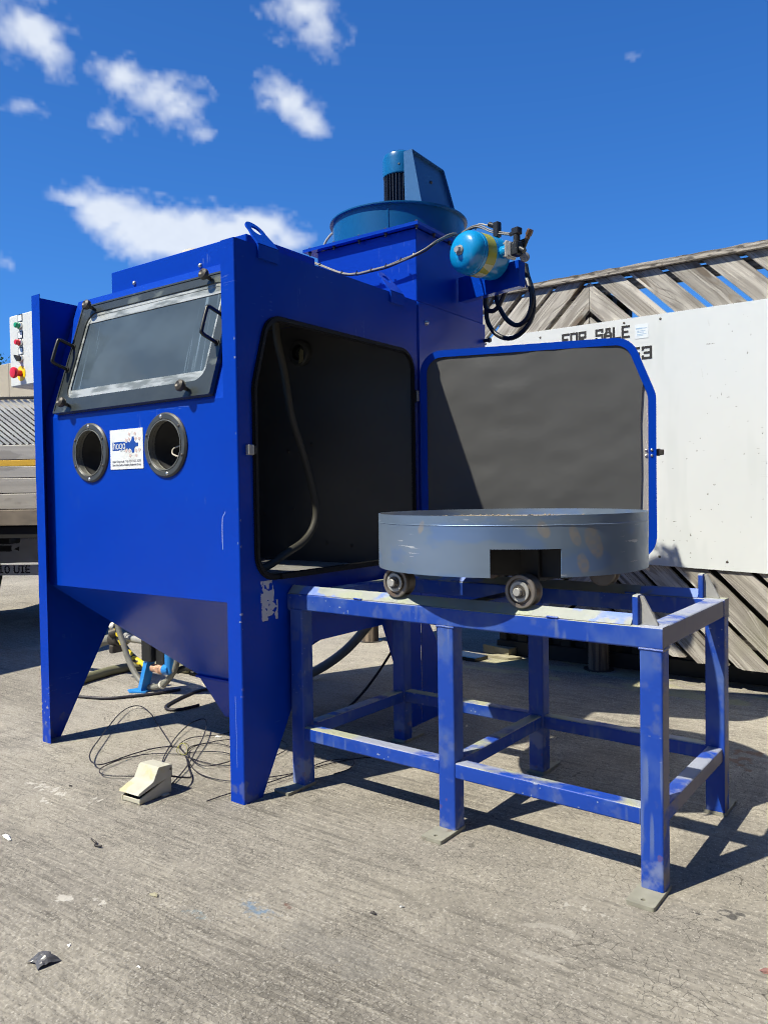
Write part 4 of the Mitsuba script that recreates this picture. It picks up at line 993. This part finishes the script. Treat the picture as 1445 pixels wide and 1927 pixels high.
for x in (-1.115, -.530):
    for yc, s in ((APEX, -1), (WT - APEX, 1)):
        prof = [(0, .034), (.026, .034), (.028, .024), (.046, .024), (.050, .032), (WR - .003, .032), (WR, .028), (WR, .020), (.0515, .004), (.0515, -.004), (WR, -.020), (WR, -.030), (WR - .004, -.034), (0, -.034)]
        wh = add('wheel', Tm(lathe(prof, (x, yc, WZ), (0, s, 0), 40)), 'wheel_iron', smooth=30, parent=tro)
        add('bearing_ring', Tm(lathe([(.020, .0262), (.036, .0262), (.040, .034), (.038, .037), (.026, .037), (.022, .034)], (x, yc, WZ), (0, s, 0), 32)), 'dull_steel', smooth=30, parent=wh)
        add('axle_end', Tm(cyl((x, yc + s * .034, WZ), (x, yc + s * .060, WZ), .0155, 20, .002)), 'dull_steel', parent=wh)
        add('circlip', Tm(lathe([(.017, .042), (.025, .042), (.025, .044), (.017, .044)], (x, yc, WZ), (0, s, 0), 24)), 'dark_iron', parent=wh)

# ------------------------------------------------------------------ foot pedal and its cable
ped = thing('foot_pedal', 'cream plastic foot pedal standing on the concrete in front of the cabinet', 'pedal')
PO, pang = np.array([-.455, -.165, 0]), math.radians(3)
pex, pey = np.array([math.cos(pang), math.sin(pang), 0]), np.array([-math.sin(pang), math.cos(pang), 0])
Pm = lambda m: frame_map(m, PO, pex * .9, pey * .92, (0, 0, .94))
wd = .072
cover_ = Polygon([(-.122, .050), (-.116, .058), (-.028, .088), (.004, .144), (.012, .148), (.088, .140), (.092, .134), (.092, .085), (.02, .074), (-.114, .046)])
add('treadle', Pm(frame_map(ext(cover_, -wd, wd), (0, 0, 0), (0, 1, 0), (0, 0, 1), (1, 0, 0))), 'cream_plastic', smooth=25, parent=ped)
base_ = Polygon([(-.112, .004), (.088, .004), (.088, .084), (.03, .070), (-.10, .030), (-.112, .026)])
walls = [frame_map(ext(base_, a, b), (0, 0, 0), (0, 1, 0), (0, 0, 1), (1, 0, 0)) for a, b in ((-wd + .004, -wd + .012), (wd - .012, wd - .004))]
add('base', Pm(cat(walls + [cbox(-wd + .012, wd - .012, -.110, -.102, .004, .026, .002), cbox(-wd + .004, wd - .004, .080, .0885, .004, .083, .002), cbox(-wd + .012, wd - .012, -.10, .08, .003, .010, .002), cbox(wd - .006, wd + .018, .02, .06, .001, .008, .002)])), 'cream_plastic', smooth=25, parent=ped)
add('inner_block', Pm(cbox(-wd + .018, wd - .018, -.085, .076, .011, .034, .003)), 'black_plastic', parent=ped)
add('hinge_pin', Pm(cyl((-wd - .002, .082, .120), (wd + .003, .082, .120), .006, 12)), 'dark_iron', parent=ped)

cbl = thing('coiled_cable', 'thin dark control cables lying in tangled loops on the concrete behind the pedal', 'cable')
s_ = .0033
lines = [
    [(-.906, .338), (-1.098, .441), (-1.31, .555), (-1.526, .668), (-1.671, .722), (-1.73, .709), (-1.708, .623), (-1.601, .479), (-1.438, .302), (-1.277, .132), (-1.172, .022), (-1.082, -.054), (-1.001, -.097), (-.938, -.097), (-.933, -.037), (-.951, .064), (-.959, .161), (-.953, .252), (-.918, .322), (-.863, .347), (-.751, .297)],
    [(-.695, .103), (-.78, .176), (-.886, .297), (-1.009, .46), (-1.092, .61), (-1.102, .689), (-1.069, .71), (-.976, .643), (-.813, .472), (-.701, .329), (-.615, .219), (-.542, .111), (-.46, -.03), (-.45, -.08)],
    [(-.50, -.076), (-.65, -.05), (-.713, -.087), (-.789, -.137), (-.849, -.147), (-.898, -.119), (-.928, -.062), (-.942, .057), (-.903, .166), (-.833, .23), (-.755, .27)],  # dark run laid where the first loop casts its shadow
    [(-.753, .299), (-.849, .342), (-.907, .396), (-.923, .481), (-.878, .549), (-.832, .618), (-.824, .724), (-.79, .809)],
    [(-.738, .274), (-.607, .26), (-.475, .267), (-.386, .309), (-.33, .409), (-.309, .522), (-.339, .639), (-.44, .718), (-.60, .70), (-.75, .55), (-.80, .40), (-.745, .29)],
    [(-.753, .299), (-.706, .347), (-.623, .401), (-.533, .409), (-.454, .361), (-.451, .282), (-.492, .209), (-.591, .222), (-.722, .285), (-.80, .38), (-.76, .48), (-.62, .50), (-.50, .44)],
    [(-.707, .261), (-.518, .161), (-.387, .128), (-.252, .146), (-.173, .226), (-.08, .359), (-.041, .505), (.03, .70), (.10, .80)],
    [(-.165, -.073), (-.153, -.002), (-.135, .048), (-.085, .187), (-.05, .379), (-.03, .611), (.06, .70), (.12, .60), (.10, .50)]]
for k_, ln in enumerate(lines):
    zz = [.0045 + (.030 if k_ in (0, 1) else .008) * math.sin(math.pi * i_ / (len(ln) - 1)) ** 2 + .0025 * (k_ % 3) for i_ in range(len(ln))]
    add('cable_and_shadow_loop', tube([(a, b, z_) for (a, b), z_ in zip(ln, zz)], s_ if k_ < 2 else .0026, 7, 9), 'cable_dark', smooth=True, parent=cbl)
add('pedal_lead', tube([(-.42, -.085, .075), (-.40, -.02, .05), (-.45, .08, .012), (-.56, .16, .006), (-.70, .26, .01)], .0042, 7), 'cable_dark', smooth=True, parent=cbl)
for ang_ in (0, 1.2):
    t = np.linspace(0, 2 * math.pi, 20)
    add('yellow_tie', tube([(-.755 + .034 * math.cos(a) * math.cos(ang_), .285 + .034 * math.cos(a) * math.sin(ang_), .034 + .031 * math.sin(a)) for a in t], .0018, 5, smooth=False), 'tie_yellow', smooth=True, parent=cbl)

# ------------------------------------------------------------------ feed valve and hoses under the cabinet
vst = thing('feed_valve_stand', 'small blue valve stand with pipe fittings on the concrete below the hopper', 'valve')
add('foot', hull([(x, y, z) for x, y in ((-2.16, .96), (-2.10, .93), (-2.0, .99), (-2.03, 1.06), (-2.13, 1.05)) for z in (.001, .012)]), 'blue_bar', smooth=False, parent=vst)
add('upright', hull([(-2.10, 1.0, .012), (-2.04, .98, .012), (-2.10, 1.05, .012), (-2.04, 1.05, .012), (-2.03, 1.02, .28), (-1.965, 1.0, .28), (-2.03, 1.07, .28), (-1.965, 1.07, .28)]), 'blue_bar', smooth=False, parent=vst)
add('valve_head', cat([cbox(-2.035, -1.93, .985, 1.09, .225, .40, .008), cbox(-1.925, -1.83, 1.02, 1.12, .20, .33, .01)]), 'black_plastic', parent=vst)
add('fitting', cat([cyl((-1.97, 1.03, .178), (-1.90, 1.03, .176), .028, 18, .004), ngon((-1.90, 1.03, .176), (1, 0, -.02), .036, .03), cyl((-1.87, 1.03, .176), (-1.84, 1.03, .178), .03, 18, .004)]), 'copper_pink', smooth=False, parent=vst)
add('blue_elbow', cat([cyl((-1.84, 1.03, .18), (-1.78, 1.03, .185), .036, 18, .004), cyl((-1.793, 1.04, .16), (-1.793, 1.04, .31), .034, 18, .004)]), 'blue_bar', parent=vst)
add('coupling', cat([cyl((-2.60, 1.15, .30), (-2.50, 1.15, .306), .052, 20, .008), cbox(-2.575, -2.53, 1.10, 1.20, .20, .26, .006), cyl((-2.55, 1.10, .35), (-2.49, 1.13, .37), .035, 16, .006)]), 'dark_iron', parent=vst)
add('inlet_pipe', cat([cyl((-2.50, 1.15, .308), (-2.40, 1.15, .320), .034, 18, .003), cyl((-2.40, 1.15, .32), (-1.98, 1.10, .34), .026, 18, .003), ngon((-2.44, 1.15, .316), (1, 0, .05), .044, .035)]), 'dull_steel', smooth=30, parent=vst)
add('air_hose', tube([(-2.40, 1.05, .50), (-2.386, 1.05, .438), (-2.363, 1.05, .385), (-2.316, 1.05, .292), (-2.269, 1.05, .2), (-2.21, 1.05, .122), (-2.139, 1.05, .062), (-2.056, 1.05, .031), (-1.973, 1.05, .035), (-1.88, 1.05, .066), (-1.809, 1.05, .124), (-1.751, 1.05, .194), (-1.71, 1.05, .30)], .021, 14), 'hose_grey', smooth=True, parent=vst)
add('hose_clip', lathe([(.022, -.008), (.029, -.008), (.029, .008), (.022, .008)], (-1.89, 1.05, .062), (.9, 0, .42), 20), 'cord_white', parent=vst)
add('hose_stud', dome((-2.415, 1.03, .43), (-.5, -.8, .2), .028, .03, 14), 'cord_white', parent=vst)
add('supply_hose', tube([(-3.15, 1.15, .06), (-3.02, 1.15, .12), (-2.905, 1.15, .185), (-2.784, 1.15, .245), (-2.68, 1.15, .28), (-2.579, 1.15, .301)], .038, 16), 'hose_grey', smooth=True, parent=vst)
add('striped_hose', tube([(-2.50, 1.12, .46), (-2.493, 1.12, .402), (-2.457, 1.12, .326), (-2.389, 1.12, .245), (-2.302, 1.12, .191), (-2.192, 1.12, .157), (-2.08, 1.12, .149)], .024, 14), 'hose_yellow', smooth=True, parent=vst)
add('olive_hose', tube([(-2.535, .60, .036), (-2.618, .865, .036), (-2.655, 1.035, .036), (-2.687, 1.219, .036), (-2.64, 1.40, .036), (-2.50, 1.52, .036), (-2.2, 1.55, .036)], .034, 14), 'hose_olive', smooth=True, parent=vst)
add('rubber_loop', tube([(-1.79, 1.1, .16), (-1.757, 1.1, .178), (-1.69, 1.1, .196), (-1.619, 1.12, .192), (-1.58, 1.15, .165), (-1.636, 1.17, .142), (-1.73, 1.17, .143)], .020, 12), 'hose_rubber', smooth=True, parent=vst)
add('ground_lead', tube([(-2.52, .585, .012), (-2.489, .589, .012), (-2.322, .646, .012), (-2.085, .733, .012), (-1.976, .866, .012), (-1.89, 1.02, .012), (-1.845, 1.168, .012)], .010, 8), 'cable_dark', smooth=True, parent=vst)
add('ground_lead', tube([(-1.674, 1.311, .012), (-1.702, 1.19, .012), (-1.669, 1.046, .012), (-1.622, .918, .012), (-1.575, .828, .012), (-1.503, .787, .012), (-1.436, .83, .012), (-1.411, .962, .012)], .010, 8), 'cable_dark', smooth=True, parent=vst)
add('hanging_lead', tube([(-.30, 2.2, .9), (-.36, 1.9, .55), (-.42, 1.55, .2), (-.5, 1.3, .02), (-.55, 1.0, .008)], .008, 8), 'cable_dark', smooth=True, parent=vst)
add('thick_hose', tube([(-.95, 2.25, .42), (-1.10, 2.1, .20), (-1.25, 1.9, .06), (-1.40, 1.75, .03)], .035, 12), 'hose_grey', smooth=True, parent=vst)

# ------------------------------------------------------------------ lorry at the left edge
trk = thing('flatbed_lorry', 'grey dropside lorry with a mesh cage, seen past the left edge of the cabinet', 'lorry')
tt, tn = np.array([.85, .5268, 0]), np.array([.5268, -.85, 0])
KO = np.array([-4.44, 1.50, 0])
Km = lambda m: frame_map(m, KO, tt, -tn, (0, 0, 1))          # local x along the lorry, y into it, z up
S0, S1 = -2.05, .37
for z0, z1 in ((1.275, 1.42), (1.424, 1.565), (1.569, 1.675), (1.738, 1.875)):
    add('side_plank', Km(cbox(S0, S1, 0, .028, z0, z1, .005)), 'plank_alloy', smooth=False, parent=trk)
add('marker_tape', Km(cbox(S0, S1, .002, .026, 1.679, 1.734, .002)), 'tape_orange', smooth=False, parent=trk)
add('bed_beam', Km(cbox(S0, S1, -.006, .12, 1.12, 1.270, .006)), 'beam_rusty', parent=trk)
add('bed_floor', Km(cbox(S0, S1, .13, 5.2, 1.19, 1.265, .006)), 'chassis_black', parent=trk)
add('chassis', Km(cat([cbox(-1.35, -1.2, .3, 7, .93, 1.18, .01), cbox(-.45, -.30, .3, 7, .93, 1.18, .01), cbox(S0, S1 - .05, .03, .10, 1.0, 1.115, .004)])), 'chassis_black', parent=trk)
# expanded mesh infill of the cage: strands of one woven panel
strands = []
for k in range(-14, 34):
    xa = S1 - .03 - k * .062
    za, zb_ = 2.300, 1.880
    xb = xa + .42 * 1.25                                         # strands fall to the right
    x_lo, x_hi = S1 - 1.35, S1 - .02
    t0_, t1_ = max(0., (x_lo - xa) / (xb - xa)), min(1., (x_hi - xa) / (xb - xa))
    if t1_ - t0_ < .02: continue
    n = 7
    pts_ = [np.array([xa + (xb - xa) * t, .012 + .004 * math.sin(14 * t), za + (zb_ - za) * t]) for t in np.linspace(t0_, t1_, n)]
    for a, b in zip(pts_[:-1], pts_[1:]):
        d_ = b - a; n_ = np.array([d_[2], 0, -d_[0]]); n_ /= np.linalg.norm(n_)
        strands.append(hull([a + n_ * .013, a - n_ * .013, b + n_ * .013, b - n_ * .013] + [q + [0, .0025, 0] for q in (a + n_ * .013, a - n_ * .013, b + n_ * .013, b - n_ * .013)]))
add('cage_mesh', Km(cat(strands)), 'mesh_white', smooth=False, parent=trk, kind='stuff')
add('cage_rail', Km(cbox(S0, S1, 0, .03, 2.300, 2.325, .004)), 'chassis_black', parent=trk)
add('side_board', Km(cat([cbox(S1 - .03, S1, .03, 5.2, 1.27, 2.30, .004), cbox(S0, S0 + .03, .03, 5.2, 1.27, 2.30, .004)])), 'plank_alloy', smooth=False, parent=trk)
add('cage_load', Km(cbox(S0 + .1, S1 - .06, .25, 4.5, 1.27, 2.25, .02)), 'chassis_black', parent=trk)
for a in (S1 - .035, S1 - 1.36):
    add('cage_post', Km(cbox(a, a + .03, .03, .06, 1.27, 2.30, .003)), 'chassis_black', parent=trk)
Kb = lambda m: frame_map(m, KO - tt * .27 - tn * .50, tt, -tn, (0, 0, 1))
lb_ = add('lamp_board', Kb(hull([(x, y, z) for x, z in ((-.9, .72), (-.9, .985), (.155, .975), (.185, .735)) for y in (-.02, .0)])), 'lamp_board', smooth=False, parent=trk)
add('rusty_angle', Kb(hull([(x, y, z) for x, z in ((.155, .985), (.225, .985), (.265, .715), (.185, .715)) for y in (-.028, .01)])), 'rusty_angle', smooth=False, parent=trk)
add('board_arm', Kb(cat([cbox(-.6, -.55, .005, .04, .9, 1.15, .003), cbox(.10, .14, .005, .04, .9, 1.13, .003)])), 'chassis_black', parent=trk)
add('board_hole', Kb(cat([cbox(-.33, -.12, -.024, -.0205, .845, .905, .001), hull([(-.09, -.0225, .87), (-.04, -.0225, .895), (-.04, -.0225, .85), (-.09, -.0215, .87), (-.04, -.0215, .895), (-.04, -.0215, .85)])])), 'chassis_black', smooth=False, parent=trk)
np_ = add('number_plate', Kb(cbox(-.28, .262, -.016, -.006, .605, .712, .003)), 'plate_white', parent=trk)
tm_ = meshkit.text_mesh('10 UIE', .075, .001, True)
v_ = np.array(tm_.vertices); v_[:, 0] = (v_[:, 0] - v_[:, 0].min()) / np.ptp(v_[:, 0]) * .33
add('plate_lettering', Kb(trimesh.Trimesh(np.stack([v_[:, 0] - .265, -.0165 - v_[:, 2], v_[:, 1] + .628], -1), tm_.faces, process=False)), 'sign_black', smooth=False, parent=np_)
add('mud_flap', Kb(hull([(x, y, z) for x, z in ((-.9, .42), (-.9, .70), (-.26, .70), (-.25, .62), (-.285, .47), (-.34, .49), (-.37, .53), (-.55, .53)) for y in (.03, .04)])), 'chassis_black', smooth=False, parent=trk)


def wheel_at(parent, C, axis, R, w, rimname='bright_steel'):
    C = np.array(C, float)
    k = add('wheel', lathe([(R * .58, -w / 2), (R * .9, -w / 2), (R, -w * .35), (R, w * .35), (R * .9, w / 2), (R * .58, w / 2)], C, axis, 40), 'tyre', smooth=35, parent=parent)
    parts_ = [lathe([(R * .50, w * .38), (R * .585, w * .42), (R * .585, w * .3), (R * .50, w * .3)], C, axis, 40), lathe([(0, w * .32), (R * .14, w * .32), (R * .14, w * .40), (0, w * .42)], C, axis, 20)]
    a = np.array(axis, float); a /= np.linalg.norm(a); x = np.cross([0, 0, 1], a); x /= np.linalg.norm(x); y = np.cross(a, x)
    for t in range(5):
        c, s = math.cos(t * 1.2566 + .3), math.sin(t * 1.2566 + .3)
        dir_ = c * x + s * y; pr_ = -s * x + c * y
        parts_.append(hull([C + dir_ * r0 + pr_ * s2 * wd_ + a * w * h for r0, wd_ in ((R * .12, .05 * R), (R * .54, .085 * R)) for s2 in (-1, 1) for h in (.28, .38)]))
    add('rim', cat(parts_), rimname, smooth=30, parent=k)
    return k


for sx in (-1.55, -.20):
    for yy in (1.6, 5.6):
        wheel_at(trk, KO + tt * sx - tn * yy + np.array([0, 0, .48]), tt if sx > -1 else -tt, .48, .28, 'dark_iron')
add('cab', Km(hull([(x, y, z) for y, z in ((5.3, .7), (5.3, 2.6), (6.6, 2.6), (7.2, 1.6), (7.2, .7)) for x in (-1.85, .2)])), 'box_white', smooth=False, parent=trk)
trl = thing('added_shadow_trailer', 'unseen low box trailer added at the left to cast a ground shadow beside the lorry', 'trailer')  # added out of view as caster of the shadow at the left edge
add('body', frame_map(cbox(-1.9, 0, -2.2, .86, .50, 1.62, .02), (-3.985, .08, 0), (.9925, .1219, 0), (-.1219, .9925, 0), (0, 0, 1)), 'plank_alloy', parent=trl)
for yy in (-.9, -.1):
    for xx in (-1.75, -.15):
        wheel_at(trl, np.array([-3.985, .08, .30]) + xx * np.array([.9925, .1219, 0]) + yy * np.array([-.1219, .9925, 0]), (.9925, .1219, 0) if xx > -1 else (-.9925, -.1219, 0), .30, .18, 'dark_iron')

# unseen shed added on the right to darken the shaded right-hand faces and their reflections
shd = thing('added_dark_shed', 'unseen dark clad shed added at the right to darken the shaded sides', 'shed')
for k in range(16):
    add('cladding_sheet', cbox(7.4 + .012 * (k % 2), 7.46 + .012 * (k % 2), -12 + k * 1.25, -12 + (k + 1) * 1.25 - .004, .05, 6.6, .006), 'added_dark_cladding', smooth=False, parent=shd)
add('wall', cbox(7.475, 7.75, -12, 8, 0, 6.6, .01), 'added_dark_cladding', smooth=False, parent=shd)
add('roof', hull([(x, y, z) for y in (-12.2, 8.2) for x, z in ((7.2, 6.61), (7.2, 6.75), (13, 8.6), (13, 8.45))]), 'added_dark_cladding', smooth=False, parent=shd)

wh_ = thing('added_warehouse', 'unseen dark brick warehouse added on the near side to cut the sky light', 'warehouse')  # added behind the camera to block low sky light from shaded faces
add('wall', cbox(-.5, 7.35, -10.2, -9.6, 0, 6.8, .01), 'added_dark_brick', smooth=False, parent=wh_)
add('roof', hull([(x, y, z) for x in (-.8, 7.5) for y, z in ((-9.3, 6.81), (-9.3, 6.95), (-14, 8.4), (-14, 8.25))]), 'added_dark_cladding', smooth=False, parent=wh_)
for k in range(4):
    w_ = add('window', cbox(.6 + k * 1.7, 1.6 + k * 1.7, -9.605, -9.585, 3.2, 4.8, .004), 'black_plastic', parent=wh_)
add('loading_door', cbox(2.2, 5.2, -9.61, -9.58, .02, 2.9, .006), 'added_dark_cladding', parent=wh_)

# parked car far off beyond the lorry
car = thing('parked_car', 'dark car parked far off on the yard, glimpsed beneath the lorry', 'car')
CO = np.array([-18.6, 11.0, 0]); ce, cf = np.array([.80, .60, 0]), np.array([-.60, .80, 0])
Cm = lambda m: frame_map(m, CO, ce, cf, (0, 0, 1))
body_ = Polygon([(-.75, .32), (3.45, .32), (3.55, .60), (3.45, .85), (2.55, 1.0), (1.9, 1.42), (.35, 1.46), (-.45, 1.05), (-.8, .95), (-.85, .5)])
for c_ in (0.0, 2.6): body_ = body_.difference(Point(c_, .32).buffer(.38))
add('body', Cm(ext(body_.buffer(-.05).buffer(.05), 0, 1.7, 'xz')), 'car_paint', smooth=30, parent=car)
add('side_window', Cm(ext(Polygon([(-.25, 1.03), (.42, 1.38), (1.85, 1.35), (2.35, 1.02)]), -.004, .004, 'xz')), 'black_plastic', smooth=False, parent=car)
for x in (0.0, 2.6):
    for y in (.06, 1.62):
        wheel_at(car, CO + ce * x + cf * y + np.array([0, 0, .32]), -cf if y < 1 else cf, .32, .20)

# yard wall and tree behind the lorry
wl = thing('concrete_wall', 'tall pale beige concrete yard wall behind the lorry', 'wall')
zt = 6.75
for k in range(14):
    x0 = -50 + k * 2.5
    if x0 > -17.6: break
    for r in range(3):
        add('panel', cbox(x0 + .01, x0 + 2.49, 14.0 + rng.uniform(-.01, .01), 14.2, r * 2.25 + .01, (r + 1) * 2.25 - .01, .02), 'wall_concrete', smooth=False, parent=wl)
tr = thing('tree', 'leafy green tree rising behind the beige concrete wall', 'tree')
TC = np.array([-38.6, 19.5, 0])
add('trunk', tube([TC, TC + [.1, 0, 3], TC + [-.1, .1, 6], TC + [.2, 0, 8.4]], np.linspace(.32, .10, 25), 12), 'bark', smooth=True, parent=tr)
lv, lf = [], []
ctrs = [TC + np.array([nrg.normal(0, 1.25), nrg.normal(0, 1.25), 7.3 + nrg.normal(0, 1.05)]) for _ in range(46)]
for c in ctrs:
    for _ in range(110):
        p = c + nrg.normal(0, .36, 3)
        a = nrg.normal(0, 1, 3); a /= np.linalg.norm(a); b = np.cross(a, nrg.normal(0, 1, 3)); b /= np.linalg.norm(b)
        k = len(lv); s = nrg.uniform(.06, .13)
        lv += [p - a * s, p + b * s * .5, p + a * s, p - b * s * .5]; lf += [[k, k + 1, k + 2], [k, k + 2, k + 3]]
add('crown', trimesh.Trimesh(np.array(lv), lf, process=False), 'leaf', smooth=False, parent=tr)
for c in ctrs[:14]:
    pass
add('limb', cat([tube([TC + [0, 0, 4.6], (TC + [0, 0, 4.6]) * .5 + c * .5 + [0, 0, .3], c], .05, 6, 4) for c in ctrs[:16]]), 'bark', smooth=True, parent=tr)

# ------------------------------------------------------------------ litter on the slab
def flake(cx, cy, s, z, seed, flat=.4):
    r = np.random.default_rng(seed)
    pts = np.stack([r.normal(0, s, 14), r.normal(0, s * .6, 14), np.abs(r.normal(0, s * flat, 14))], -1)
    m = hull(pts + [cx, cy, z]).subdivide().subdivide()
    q = np.array(m.vertices); m.vertices = q + (meshkit.noise(np.stack([q * 160] * 1)[0])[:, None] - .5) * s * .5 * np.array([1, 1, .5])
    return m


bag = thing('crumpled_scrap', 'crumpled dark grey plastic scrap on the concrete in the near left corner', 'litter')
pts = []
gxx, gyy = np.meshgrid(np.linspace(-.05, .05, 14), np.linspace(-.035, .035, 10))
hh = np.maximum(0, .030 * (1 - (gxx / .06) ** 2) * (1 - (gyy / .04) ** 2) + .022 * (meshkit.fbm(np.stack([gxx * 42, gyy * 42, 0 * gxx], -1), 3, 2) - .45)) + .003
vv = np.stack([.62 * (gxx + .35 * gyy) + .344, .66 * gyy * (1 + .5 * np.abs(gxx) / .05) - 1.150, .9 * hh], -1).reshape(-1, 3); ff = []
for i_ in range(9):
    for j_ in range(13):
        p_ = i_ * 14 + j_
        ff += [[p_, p_ + 1, p_ + 15], [p_, p_ + 15, p_ + 14]]
add('sheet', trimesh.Trimesh(vv, ff, process=False), 'plastic_scrap', smooth=False, parent=bag)
for nm, lb2, ct, x, y, s, m_, sd in (
        ('paper_scrap', 'small crumpled white paper scrap on the concrete at the left edge', 'litter', -.567, -.773, .013, 'paper_scrap', 3),
        ('white_chip', 'tiny white chip on the slab just above the crumpled dark scrap', 'litter', .33, -1.06, .005, 'paper_scrap', 4),
        ('pale_flake', 'flat pale flake on the slab right of the crumpled dark scrap', 'litter', .60, -1.005, .006, 'paper_scrap', 5),
        ('foil_scrap', 'small white scrap under the cabinet among the cable loops', 'litter', -.83, .60, .012, 'paper_scrap', 6),
        ('stone_chip', 'small blue grey stone chip on the slab below the middle table leg', 'stone', 1.05, -.30, .008, 'dull_steel', 7),
        ('dark_pebble', 'small dark pebble on the slab near the stone chip', 'stone', 1.0, -.39, .007, 'dark_iron', 8),
        ('brown_leaf', 'dried brown leaf bit on the slab in the near left foreground', 'leaf', .30, -.72, .010, 'rotten_wood', 9),
        ('black_crumb', 'dark crumb on the concrete left of the foot pedal', 'litter', -.86, -.30, .009, 'dark_iron', 10)):
    k = thing(nm, lb2, ct)
    scene[k] = mikit.ply(flake(x, y, s, .001, sd), m_, smooth=False)
k = thing('twig', 'thin dark curled twig on the concrete at the left', 'twig')
scene[k] = mikit.ply(tube([(-.26, -.59, .006), (-.235, -.60, .012), (-.215, -.60, .006), (-.20, -.615, .006), (-.165, -.61, .010)], .004, 6), 'dark_iron', smooth=True)
k = thing('red_stone', 'dull red rounded stone at the right edge of the slab', 'stone')
scene[k] = mikit.ply(flake(2.125, -.012, .022, .0, 12, .35), 'red_stone', smooth=False)
k = thing('black_slab', 'flat black slab lying on the ground below the fence', 'slab')
scene[k] = mikit.ply(hull([(x, y, z) for x, y in ((-.86, 3.10), (-.80, 3.28), (-.50, 3.22), (-.53, 3.06)) for z in (.004, .03)]), 'black_plastic', smooth=False)
k = thing('timber_offcut', 'pale timber offcut lying on the ground beside the black slab', 'timber')
scene[k] = mikit.ply(hull([(x, y, z) for x, y in ((-.66, 3.44), (-.60, 3.54), (-.36, 3.46), (-.38, 3.36)) for z in (.002, .07)]), 'rotten_wood', smooth=False)
k = thing('flat_board', 'thin pale board lying flat on the ground under the fence', 'timber')
scene[k] = mikit.ply(hull([(x, y, z) for x, y in ((-.56, 3.29), (-.46, 3.40), (-.26, 3.36), (-.34, 3.27)) for z in (.002, .018)]), 'rotten_wood', smooth=False)
